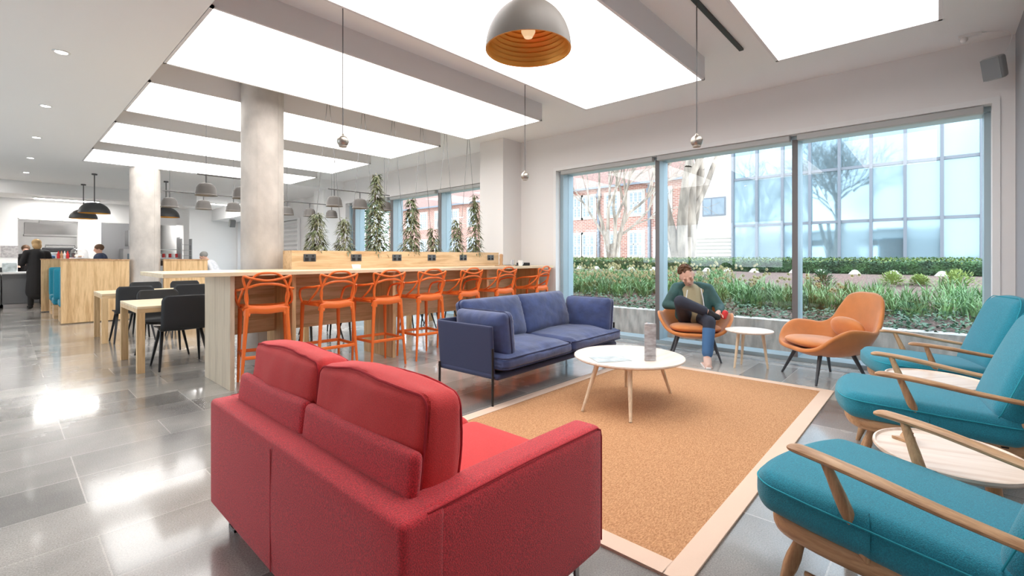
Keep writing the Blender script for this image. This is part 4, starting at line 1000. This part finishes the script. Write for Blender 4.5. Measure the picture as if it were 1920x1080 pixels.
# louvred shutter on the window side wall
t = thing('louvre_panel', 'white louvred panel on the far window side wall, right of the near column', 'louvre', (6.44, 16.0, 1.9))
m = MB(); m.box(-.04, .03, -.9, -.82, -.65, .65); m.box(-.04, .03, .82, .9, -.65, .65); m.box(-.04, .03, -.82, .82, .6, .65); m.box(-.04, .03, -.82, .82, -.65, -.6); m.build('frame', 'white', t, smooth=False)
for k in range(8):
    m = MB(); m.obox((-.01, 0, -.52+.15*k), .10, 1.62, .016, (0, .7, 0)); m.build('slat', 'white', t, smooth=False)
b = MB(); b.lathe([(.0, -.05), (.03, -.045), (.045, -.01), (.07, 0)], 20); tag(b.build('smoke_detector', 'white', loc=(2.0, 13.6, ZL)), 'small white smoke detector on the lowered ceiling near the far column', 'smoke detector')
# ================================================================== people
def limb(m, pts, rads, n=14):
    """tapered capsule chain with ball joints (merged by voxel remesh)"""
    P = [Vector(p) for p in pts]
    for i in range(len(P)-1):
        k = 6; m.tube([P[i].lerp(P[i+1], j/k) for j in range(k+1)], [lerp(rads[i], rads[i+1], j/k) for j in range(k+1)], n)
    for p, r in zip(P, rads): m.ball(p, r*.995, n, 10)
def hand(m, wrist, d, palm_n, s=1.0, curl=.6, thumb=1):
    d = Vector(d).normalized(); pn = Vector(palm_n); pn = (pn-d*pn.dot(d)).normalized(); side = d.cross(pn)
    W = Vector(wrist)
    for k in range(5):
        q = k/4; m.ball(W+d*(.02+.065*q)*s, .030*s, 12, 8, sc=(1, 1, 1))
    for i in range(4):
        off = side*(i-1.5)*.019*s; ln = (.034, .040, .037, .028)[i]*s; base = W+d*.085*s+off
        a = base; dd = d
        for seg in range(3):
            dd = (dd+pn*curl*.55).normalized(); b_ = a+dd*ln*(1, .75, .6)[seg]
            m.tube([a, b_], [.0088*s, .008*s], 8); m.ball(b_, .0082*s, 8, 6); a = b_
    a = W+d*.03*s+side*thumb*-.026*s; dd = (d*.6-side*thumb*.8+pn*.3).normalized()
    for seg in range(2):
        b_ = a+dd*.034*s; m.tube([a, b_], [.0105*s, .009*s], 8); m.ball(b_, .0092*s, 8, 6); a = b_; dd = (dd+d*.6+pn*.4).normalized()
def head(m, c, R, s=1.0):
    """skull, jaw, nose, brows, lips, ears; local: face towards +Y, up +Z"""
    f = lambda x, y, z: Vector(c)+R @ (Vector((x, y, z))*s)
    m.ball(c, .5, 20, 14, sc=(.150*s, .185*s, .20*s), R=R); m.ball(f(0, -.015, .02), .5, 20, 14, sc=(.158*s, .19*s, .175*s), R=R)
    m.ball(f(0, .028, -.055), .5, 16, 12, sc=(.118*s, .125*s, .13*s), R=R); m.ball(f(0, .060, -.092), .5, 12, 8, sc=(.055*s, .05*s, .045*s), R=R)
    m.tube([f(0, .088, .018), f(0, .112, -.022)], [.010*s, .015*s], 8); m.ball(f(0, .108, -.026), .016*s, 10, 8)
    for sx in (-1, 1):
        m.ball(f(sx*.011, .098, -.03), .010*s, 8, 6); m.ball(f(sx*.078, -.005, -.01), .5, 10, 8, sc=(.02*s, .04*s, .062*s), R=R)
        m.ball(f(sx*.042, .070, -.022), .5, 10, 8, sc=(.045*s, .04*s, .04*s), R=R); m.ball(f(sx*.032, .083, .022), .5, 10, 8, sc=(.045*s, .02*s, .012*s), R=R)
    m.ball(f(0, .092, -.060), .5, 12, 8, sc=(.045*s, .02*s, .010*s), R=R); m.ball(f(0, .090, -.070), .5, 12, 8, sc=(.038*s, .02*s, .012*s), R=R)
def person(lab, loc, rz=0): 
    return thing('person', lab, 'person', loc, rz)
# ---- seated man. local: faces +Y (towards the camera side), seat of the chair at the origin
AM = 1.98+.12
t = person('person in green hooded jacket sitting cross-legged in the tan armchair, head bowed', (6.02, 2.30, 0), AM)
# +X local is image-left... face +Y
hipz = .50
pel = Vector((0, -.08, .50)); chest = Vector((.02, -.15, .80)); neck = Vector((.05, -.115, .935)); hd = Vector((.095, .0, 1.045))
# image-left side is +X?  determined below by the sign SX
SX = 1
def S(x, y, z): return Vector((SX*x, y, z))
shl = S(.20, -.12, .87); shr = S(-.19, -.15, .86)
ell = S(.34, -.02, .66); elr = S(-.31, -.02, .64)
wl = S(.20, .16, .655); wr_ = S(-.25, .20, .60)
hipL = S(.10, -.06, .50); hipR = S(-.10, -.06, .50)
kneeL = S(.22, .33, .735); ankL = S(-.12, .30, .60); toeL = S(-.20, .38, .56)   # crossed leg, knee up at the image's left
kneeR = S(-.10, .40, .50); ankR = S(-.06, .50, .10); toeR = S(-.04, .66, .035)
HR = Matrix.Rotation(-.15, 3, 'Z') @ Matrix.Rotation(.30*SX, 3, 'Y') @ Matrix.Rotation(-.55, 3, 'X')
m = MB(); limb(m, [pel, pel.lerp(chest, .5), chest], [.12, .115, .115]); limb(m, [shl, chest, shr], [.045, .08, .045]); limb(m, [chest, neck, neck.lerp(hd, .55)], [.07, .055, .05]); head(m, hd, HR, 1.10)
for a in ((shl, ell, wl), (shr, elr, wr_)): limb(m, a, [.045, .036, .026])
hand(m, wl, S(-.30, .15, .02), (0, .2, -1), 1.05, .5, 1); hand(m, wr_, S(.25, .5, -.15), (0, -.3, -1), 1.05, .9, -1)
for a in ((hipL, kneeL, ankL), (hipR, kneeR, ankR)): limb(m, a, [.075, .052, .037])
limb(m, [ankL, toeL], [.035, .03]); limb(m, [ankR, toeR], [.036, .03])
m.build('body', 'skin', t, remesh=.0065, sm=3)
def f_(x, y, z): return hd+HR @ (Vector((x, y, z))*1.10)
h = MB(); h.ball(f_(0, -.028, .040), .5, 20, 14, sc=(.172, .205, .165), R=HR)
rh = random.Random(2)
for k in range(90):
    a = rh.uniform(0, 2*PI); e = rh.uniform(.25, 1.45); d = Vector((math.cos(a)*math.cos(e)*.083, math.sin(a)*math.cos(e)*.10-.02, math.sin(e)*.09+.032)); 
    if d.y > .035 and d.z < .085: continue
    h.tube([f_(*d), f_(*(d*1.10+Vector((.004, .012, .012))))], [.012, .004], 5)
h.build('hair', 'hair', t, remesh=.007, sm=1)
e_ = MB()
for sx in (-1, 1): e_.ball(f_(sx*.032, .087, -.004), .5, 8, 6, sc=(.028, .010, .007), R=HR)
e_.ball(f_(0, .103, -.066), .5, 8, 6, sc=(.034, .006, .004), R=HR)
e_.build('eyes_and_mouth', mat('dark_brown', (.10, .04, .03), .5), t)
m = MB(); limb(m, [pel+Vector((0, .01, .04)), pel.lerp(chest, .5)+Vector((0, .02, 0)), chest+Vector((0, .012, 0))], [.142, .138, .140]); limb(m, [shl, chest, shr], [.045, .12, .045]); m.build('t_shirt', 'tshirt', t, remesh=.011, sm=3)
m = MB()
for a in ((shl, ell, wl), (shr, elr, wr_)):
    limb(m, [a[0], a[0].lerp(a[1], .5), a[1], a[1].lerp(a[2], .8)], [.078, .068, .062, .046])
for sx, s0 in ((1, shl), (-1, shr)):
    limb(m, [s0, S(sx*.145, -.10, .70), S(sx*.165, -.05, .52)], [.075, .075, .07]); limb(m, [s0, S(sx*.10, -.20, .86)], [.075, .07]); limb(m, [s0, S(sx*.10+.02, -.15, .90)], [.078, .060])
m.ball(S(0, -.24, .72), .5, 14, 10, sc=(.34, .20, .46)); m.ball(S(.02, -.20, .90), .5, 14, 8, sc=(.24, .17, .14))
m.build('jacket', 'jacket', t, remesh=.011, sm=4)
m = MB(); m.tube([S(.09, .03, .86), S(.11, .045, .74), S(.12, .06, .60)], .006, 6); m.tube([S(-.075, .02, .88), S(-.095, .04, .76), S(-.11, .06, .62)], .006, 6); m.build('zip_edges', 'paper', t)
m = MB(); limb(m, [hipL, kneeL, kneeL.lerp(ankL, .80)], [.098, .078, .058]); limb(m, [hipR, kneeR], [.098, .078]); limb(m, [kneeR, kneeR.lerp(ankR, .86)], [.074, .060]); limb(m, [hipL, pel+Vector((0, -.02, .02)), hipR], [.11, .145, .11])
m.build('jeans', 'jeans', t, remesh=.010, sm=4)
m = MB(); limb(m, [kneeR.lerp(ankR, .22), kneeR.lerp(ankR, .885)], [.0735, .0625]); m.build('jeans_lit_shin', 'denim', t, remesh=.010, sm=2)  # bluer lower leg: light falling on the denim, put in as colour
for i, (a, b_) in enumerate(((ankL, toeL), (ankR, toeR))):
    m = MB(); d = (b_-a).normalized(); limb(m, [a+Vector((0, 0, -.015 if i else 0)), a.lerp(b_, .5)+Vector((0, 0, -.012)), b_], [.046, .046, .036])
    if i: 
        m.box(b_.x-.042, b_.x+.042, a.y-.055, b_.y+.035, .0, .03)
    m.build('shoe', 'shoe' if i else 'black', t, remesh=.008, sm=3)
    if i:
        m = MB(); m.prism([(b_.x-.046, a.y-.06), (b_.x+.046, a.y-.06), (b_.x+.044, b_.y+.02), (b_.x+.02, b_.y+.045), (b_.x-.02, b_.y+.045), (b_.x-.044, b_.y+.02)], .0, .022); m.build('shoe_sole', 'white', t, bevel=.006)
m = MB(); m.soft((0, 0, 0), .08, .06, .11, .025, 8, rot=(.3, .2, 0)); tag(m.build('red_pouch', 'red_item'), 'small red and tan item held by the seated person on the chair arm', 'pouch')
p_ = Matrix.Rotation(AM, 3, 'Z') @ Vector(S(-.31, .23, .575)); C.objects['red_pouch'].location = (6.02+p_.x, 2.30+p_.y, p_.z)
# ---- standing and background people
def stander(lab, loc, rz, H, coat, hairm, legm='black', coatlen=.42, armf=.25, hat=None, lean=0.0, blond=False):
    t = person(lab, loc, rz); s = H/1.75
    V = lambda x, y, z: Vector((x*s, (y+lean*max(0, z-.9))*s, z*s))
    m = MB(); hc = V(0, .03, 1.62); R = Matrix.Rotation(-.3-lean*.3, 3, 'X')
    limb(m, [V(0, 0, .95), V(0, 0, 1.2), V(0, -.01, 1.38)], [.12*s, .12*s, .13*s]); limb(m, [V(0, -.01, 1.4), V(0, .0, 1.5), V(0, .02, 1.56)], [.06*s, .05*s, .05*s]); head(m, hc, R, s)
    for sx in (-1, 1):
        limb(m, [V(sx*.09, 0, .92), V(sx*.10, .02, .48), V(sx*.11, -.01, .08)], [.085*s, .055*s, .04*s]); limb(m, [V(sx*.11, -.02, .05), V(sx*.12, .12, .03)], [.04*s, .03*s])
        w_ = V(sx*.18, armf+.1, 1.12); limb(m, [V(sx*.17, -.01, 1.40), V(sx*.25, .02, 1.12), w_], [.05*s, .04*s, .028*s]); hand(m, w_, Vector((-sx*.3, 1, 0)), (0, 0, -1), s, .5, sx)
    m.build('body', 'skin', t, remesh=.012, sm=2)
    m = MB(); limb(m, [V(0, 0, coatlen), V(0, 0, .95), V(0, -.01, 1.36)], [.21*s if coatlen < .8 else .17*s, .17*s, .155*s]); limb(m, [V(-.17, -.01, 1.40), V(0, -.01, 1.42), V(.17, -.01, 1.40)], [.075*s, .09*s, .075*s])
    for sx in (-1, 1): limb(m, [V(sx*.18, -.01, 1.40), V(sx*.26, .02, 1.12), V(sx*.20, armf, 1.12)], [.075*s, .065*s, .055*s])
    c = m.build('coat' if coatlen < .8 else 'jacket', coat, t, remesh=.016, sm=4)
    m = MB()
    for sx in (-1, 1): limb(m, [V(sx*.09, 0, .92), V(sx*.10, .02, .48), V(sx*.11, -.01, .10)], [.10*s, .07*s, .055*s])
    m.build('trousers', legm, t, remesh=.014, sm=3)
    for sx in (-1, 1):
        m = MB(); limb(m, [V(sx*.11, -.03, .045), V(sx*.12, .13, .035)], [.045*s, .036*s]); m.build('shoe', 'black', t, remesh=.012, sm=2)
    m = MB(); m.ball(hc+R @ Vector((0, -.025*s, .03*s)), .5, 16, 12, sc=(.19*s, .215*s, .20*s), R=R)
    if blond: m.ball(hc+R @ Vector((0, -.05*s, -.06*s)), .5, 14, 10, sc=(.18*s, .15*s, .20*s), R=R)
    m.build('hair', hairm, t, remesh=.012, sm=1)
    return t
stander('person in a long black coat standing with back turned at the servery counter', (.60, 16.75, 0), .15, 1.74, 'black', 'blond', blond=True)
stander('person with brown hair and a dark blue jacket behind the oak booth screen', (1.72, 16.0, 0), 1.5, 1.62, 'navy', 'hair', coatlen=.85)
stander('person partly hidden by the wall, working behind the servery at the left', (.45, 18.5, 0), PI, 1.62, 'black', 'hair', coatlen=.85)
stander('person in a white shirt leaning forward beside the far window', (3.62, 13.0, 0), 1.2, 1.42, 'shirtw', 'greyhair', coatlen=.8, lean=.55)
# ================================================================== outdoors
b = MB(); b.box(6.9, 60, -25, 70, -.2, -.02); struct(b.build('ground_lawn', 'lawn', smooth=False))
b = MB(); b.box(7.05, 7.30, -6, 24, -.2, .425); struct(b.build('retaining_wall', 'concrete_out', smooth=False), 'low pale concrete wall outside the window')
b = MB(); b.box(6.9, 7.05, -6, 24, -.2, -.01); struct(b.build('ground_strip', 'concrete_out', smooth=False))
def gz(x, y=0): return .40+.54*min(1, max(0, (x-7.3)/4.2))**.9
vs = []; fs = []; nx, ny = 16, 60
for i in range(nx+1):
    for j in range(ny+1):
        x = 7.28+5.6*i/nx; y = -8+34*j/ny; vs.append((x, y, gz(x)+noise.noise(Vector((x*2, y*2, 0)))*.03))
for i in range(nx):
    for j in range(ny): fs.append((i*(ny+1)+j, (i+1)*(ny+1)+j, (i+1)*(ny+1)+j+1, i*(ny+1)+j+1))
b = MB(); b.add(vs, fs); struct(b.build('ground_bed', 'mulch'), 'sloping bed of bark mulch outside')
b = MB(); b.box(12.8, 46, -20, 70, .3, .90); struct(b.build('ground_path', 'stone', smooth=False))
# scatter helpers
rg = random.Random(11)
def scatter(name, n, fx, fy, fz, ln, wd, mt, lab, cat, tilt=1.0, group=None):
    vs = []; fs = []
    for k in range(n):
        x, y = fx(), fy(); z = fz(x, y); th = rg.random()*2*PI; e = rg.uniform(-.3, 1.2)*tilt
        leaf(vs, fs, (x, y, z), (math.cos(th)*math.cos(e), math.sin(th)*math.cos(e), math.sin(e)), (0, 0, 1) if abs(e) < 1.3 else (1, 0, 0), rg.uniform(*ln), rg.uniform(*wd), .2)
    m = MB(); m.add(vs, fs); o = m.build(name, mt, smooth=False, recalc=False); tag(o, lab, cat, group, 'stuff'); return o
scatter('ivy_cover', 9000, lambda: rg.uniform(7.2, 7.2+.9*rg.random()**.7), lambda: rg.uniform(-3.5, 14), lambda x, y: gz(x)+rg.uniform(-.02, .10)-(.06 if x < 7.3 else 0), (.04, .09), (.03, .06), 'ivy', 'low dark ivy spilling over the concrete planter wall outside', 'ivy')
def tuft(vs, fs, x, y, z, n, h0, h1, w, lean=.5):
    for k in range(n):
        th = rg.random()*2*PI; l = rg.uniform(.1, lean); hh = rg.uniform(h0, h1); d = Vector((math.cos(th)*l, math.sin(th)*l, 1)).normalized(); s = Vector((-math.sin(th), math.cos(th), 0))*w/2
        p = Vector((x+rg.uniform(-.05, .05), y+rg.uniform(-.05, .05), z)); mid = p+d*hh*.6; tip = p+d*hh+Vector((math.cos(th), math.sin(th), -.4))*hh*.28*l*1.4; o = len(vs)
        vs += [tuple(p-s*.7), tuple(p+s*.7), tuple(mid+s), tuple(mid-s), tuple(tip)]; fs += [(o, o+1, o+2, o+3), (o+3, o+2, o+4)]
vs = []; fs = []; fl = MB(); nflow = 0; spots = []
for k in range(1900):
    y = rg.uniform(-3.5, 14); x = 7.9+2.0*rg.random()**1.3 + (.5*rg.random() if y > 3.2 else 0)
    if y < 3 and x > 9.1 and rg.random() < .9: continue
    tuft(vs, fs, x, y, gz(x), 14, .16, .36, .016, .8); spots.append((x, y))
m = MB(); m.add(vs, fs); tag(m.build('long_grass', 'grass', smooth=False, recalc=False), 'long green leaf blades of the daffodils filling the bed outside', 'grass', None, 'stuff')
vs = []; fs = []
for k, (x, y) in enumerate(spots):
    if rg.random() > (.5 if y > 2.6 else .25 if y > 1.3 else .05): continue
    for q in range(2):
        c = Vector((x+rg.uniform(-.1, .1), y+rg.uniform(-.1, .1), gz(x)+rg.uniform(.28, .42)))
        for j in range(6):
            th = 2*PI*j/6; leaf(vs, fs, c, (-.25, math.cos(th), math.sin(th)), (1, 0, 0), .032, .022, 0)
        o = len(vs); 
        for j in range(6): th = 2*PI*j/6; vs.append((c.x-.03, c.y+math.cos(th)*.014, c.z+math.sin(th)*.014)); vs.append((c.x, c.y+math.cos(th)*.010, c.z+math.sin(th)*.010))
        for j in range(6): fs.append((o+2*j, o+2*((j+1) % 6), o+2*((j+1) % 6)+1, o+2*j+1))
m = MB(); m.add(vs, fs); tag(m.build('daffodil_flowers', 'petal', smooth=False, recalc=False), 'pale yellow daffodil flowers scattered over the bed outside', 'flowers', None, 'stuff')
for k, (x, y, r_) in enumerate(((10.2, 1.55, .22), (10.3, .55, .2), (10.0, -.25, .28), (10.4, .2, .14))):
    vs = []; fs = []
    for i in range(420):
        th = rg.random()*2*PI; e = rg.random()*1.4; rr = r_*rg.random()**.4; p = (rr*math.cos(th)*math.cos(e), rr*math.sin(th)*math.cos(e), rr*math.sin(e)*1.1); leaf(vs, fs, p, (p[0]+.01, p[1], p[2]+.03), (0, 0, 1), .06, .03, .1)
    m = MB(); m.add(vs, fs); tag(m.build('young_shrub', 'hedgetop' if k else 'hedge', smooth=False, recalc=False, loc=(x, y, gz(x))), ['round green shrub on the mulch left of the right mullion side', 'thin yellowish shrub on the mulch in the middle of the right pane', 'largest yellow-green shrub on the mulch, before the hedge at the right', 'smallest sprig on the mulch between two yellowish shrubs'][k], 'shrub', None)
# clipped hedge with pale edging stones
t = thing('hedge', 'low clipped evergreen hedge running along the top of the bed outside', 'hedge', (12.0, 6, .92))
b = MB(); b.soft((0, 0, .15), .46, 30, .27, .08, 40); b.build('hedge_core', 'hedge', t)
vs = []; fs = []; v2 = []; f2 = []
for k in range(26000):
    y = rg.uniform(-9, 9); side = rg.random()
    if side < .6: p = (-.25+rg.uniform(-.05, .03)+.04*math.sin(y*5), y, rg.uniform(.02, .31))
    else: p = (rg.uniform(-.26, .26), y, .30+rg.uniform(-.03, .04))
    th = rg.random()*2*PI; d = (-.6+rg.uniform(-.5, .5), rg.uniform(-1, 1), rg.uniform(-.6, 1))
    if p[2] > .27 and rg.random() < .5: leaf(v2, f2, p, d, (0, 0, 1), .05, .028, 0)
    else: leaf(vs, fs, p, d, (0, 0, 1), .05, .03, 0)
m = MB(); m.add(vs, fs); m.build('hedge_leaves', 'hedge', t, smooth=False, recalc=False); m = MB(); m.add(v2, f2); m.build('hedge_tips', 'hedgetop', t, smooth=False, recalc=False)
for k in range(22):
    y = -2.6+k*.62+rg.uniform(-.1, .1); m = MB(); m.lathe([(0, .10), (.04, .09), (.08, .04), (.11, 0), (0, 0)], 10, sx=.8, sy=1.1); tag(m.build('edging_stone', 'stone', loc=(11.6, y, gz(11.6)-.01), angle=80), 'small pale pointed stone at the foot of the hedge', 'stone', 'edging stones at the foot of the hedge')
# ---- glass office building (plane x = 27)
XB = 27.0; PW = 1.2
t = thing('glass_building', 'modern office building with grey mullion grid and blue reflecting glass', 'building', (XB, 0, .5))
z_rows = [.4, 2.98, 5.5, 8.0, 10.5, 13.0]
ycols = [8.2-PW*k for k in range(0, 16)]
b = MB(); b.box(.45, 9, ycols[-1], 8.2, 0, 12.5); b.build('core', 'render', t, smooth=False)
b = MB(); 
for y in ycols: b.box(-.14, .06, y-.06, y+.06, 0, 12.5)
for z in z_rows: b.box(-.07, .06, ycols[-1], 8.2, z-.5-.065, z-.5+.065)
b.build('mullion_grid', 'mull', t, smooth=False)
dark = {(8, 1), (9, 1), (8, 0), (9, 0), (3, 1), (3, 0), (5, 0), (4, 1)}
for i in range(15):
    for k in range(5):
        b = MB(); ya, yb = ycols[i+1]+.045, ycols[i]-.045; za, zb = z_rows[k]-.45, z_rows[k+1]-.55
        q = .02*math.sin(i*3.1+k*1.7); b.add([(q, ya, za), (-q, yb, za), (-q*.5, yb, zb), (q*.5, ya, zb)], [(0, 1, 2, 3)])
        b.build('glass_pane', 'curtain' if ((i, k) in dark or k >= 2) else 'curtain2', t, smooth=False)
# parking sign and car glimpsed as reflections are left to the glass
# ---- white building part with window and louvres
t = thing('white_building', 'white rendered block with small window and louvred vent beside the glass building', 'building', (27.0, 9.2, .4))
b = MB(); b.box(0, 9, -1.0, 1.15, 0, 9.5); b.build('wall', 'render', t, smooth=False)
f = MB(); f.box(-.05, .02, -.62, .65, 3.2, 4.25); f = f.build('window', 'mull', t, smooth=False); g = MB(); g.box(-.06, -.045, -.55, .1, 3.28, 4.17); g.box(-.06, -.045, .17, .58, 3.28, 4.17); g.build('pane', 'darkglass', f, smooth=False)
l = MB()
for k in range(9): l.obox((-.06, .03, .35+.2*k), .12, 2.0, .05, (0, .5, 0))
l.build('louvre_vent', 'stone', t, smooth=False)
# ---- red brick building
XR = 40.0
t = thing('brick_building', 'old red brick building with white mullioned windows and brown tiled roof', 'building', (XR, 0, .3))
b = MB(); b.box(0, 10, 11, 62, 0, 7.9); b.build('wall', 'brick', t, smooth=False)
b = MB(); b.add([(-.7, 10.5, 7.8), (-.7, 62.5, 7.8), (5, 62.5, 12.6), (5, 10.5, 12.6), (10.7, 10.5, 7.8), (10.7, 62.5, 7.8)], [(0, 1, 2, 3), (3, 2, 5, 4), (0, 3, 4), (1, 5, 2), (0, 4, 5, 1)]); b.build('roof', 'roof', t, smooth=False)
b = MB(); b.box(-.75, -.6, 10.5, 62.5, 7.7, 7.9); b.build('gutter', 'mull', t, smooth=False)
def bw(y, z0, z1, wd):
    f = MB(); f.box(-.06, .04, y-wd/2-.22, y+wd/2+.22, z0-.2, z1+.2); fr = f.build('window', 'stone', t, smooth=False)
    g = MB(); g.box(-.085, -.062, y-wd/2, y+wd/2, z0, z1); g.build('pane', 'darkglass', fr, smooth=False)
    k = MB(); n = 3 if wd > 1.3 else 2
    for i in range(n+1): yy = y-wd/2+wd*i/n; k.box(-.12, -.08, yy-.05, yy+.05, z0, z1)
    for zz in (z0, lerp(z0, z1, .5), z1): k.box(-.12, -.08, y-wd/2, y+wd/2, zz-.05, zz+.05)
    for i in range(n*2): yy = y-wd/2+wd*(i+.5)/(n*2); k.box(-.10, -.08, yy-.012, yy+.012, z0, z1)
    for i in range(8): zz = lerp(z0, z1, (i+.5)/8); k.box(-.10, -.08, y-wd/2, y+wd/2, zz-.012, zz+.012)
    k.build('glazing_bars', 'render', fr, smooth=False)
ywin = []
for px in (1080, 1104, 1148, 1193):
    a = (px-960)/872; ywin.append(XR*(.6734-.7393*a)/(.7393+.6734*a))
ys_ = ywin+[ywin[-1]-2.6, ywin[-1]-5.4]+[ywin[0]+2.6+3.3*k for k in range(9)]
for y in ys_:
    bw(y, 5.0, 7.1, 1.35); bw(y, 1.1, 3.3, 1.35)
for y in (lerp(ywin[1], ywin[2], .45), ywin[-1]-1.35):
    b = MB(); b.box(-.2, -.02, y-.12, y+.12, .5, 7.7); b.box(-.25, 0, y-.25, y+.25, 6.9, 7.3); b.build('drainpipe', 'mull', t, smooth=False)
# ---- trees
def tree(loc, H, r0, seed, lab, depth=6, spread=.5, stems=5):
    t = thing('bare_tree', lab, 'tree', loc); R = random.Random(seed); trunk = MB(); br = MB()
    def grow(p, d, r, ln, k):
        q = [Vector(p)]; dd = Vector(d)
        for i in range(4):
            dd = (dd+Vector((R.uniform(-1, 1), R.uniform(-1, 1), R.uniform(-.3, .8)))*.14).normalized(); q.append(q[-1]+dd*ln/4)
        (trunk if k >= depth-1 else br).tube(q, [r*(1-.09*i) for i in range(5)], 10 if k >= depth-1 else 5, caps=False)
        if k == 0: return
        for i in range(3 if k < depth else 2):
            a = R.uniform(0, 2*PI); s = spread*R.uniform(.6, 1.3); u = dd.cross(Vector((math.cos(a), math.sin(a), .3))).normalized()
            grow(q[R.choice((2, 3, 4))] if i else q[-1], (dd+u*s).normalized(), r*.60, ln*R.uniform(.62, .85), k-1)
    trunk.tube([(0, 0, -.1), (0, 0, .3), (.03, 0, 1.0)], [r0*1.5, r0*1.08, r0*.9], 16)
    for i in range(stems):
        a = 2*PI*i/stems; grow((math.cos(a)*r0*.45, math.sin(a)*r0*.45, .15), (math.cos(a)*.16, math.sin(a)*.16, 1), r0*.50, H*.30, depth)
    trunk.build('trunk', 'bark', t); br.build('branches', 'bark', t, recalc=False)
tree((13.4, 5.45, .85), 9.5, .34, 4, 'large bare tree with several pale stems behind the hedge')
tree((17.5, 10.2, .85), 8, .20, 9, 'slimmer bare tree in front of the brick building', 5)
b = MB(); 
t = thing('evergreen_tree', 'dense green conifer outside the middle window behind the planter', 'tree', (9.9, 16.8, .6))
b.tube([(0, 0, 0), (0, 0, 4)], [.15, .05], 8); b.build('trunk', 'bark', t)
vs = []; fs = []
for k in range(5000):
    v = rg.random(); z = .3+5.5*v; rr = 1.5*(1-v*.8)*math.sqrt(rg.random()); th = rg.random()*2*PI; leaf(vs, fs, (rr*math.cos(th), rr*math.sin(th), z), (math.cos(th), math.sin(th), rg.uniform(-.5, .5)), (0, 0, 1), .22, .09, .2)
b = MB(); b.add(vs, fs); b.build('foliage', 'hedge', t, smooth=False, recalc=False)
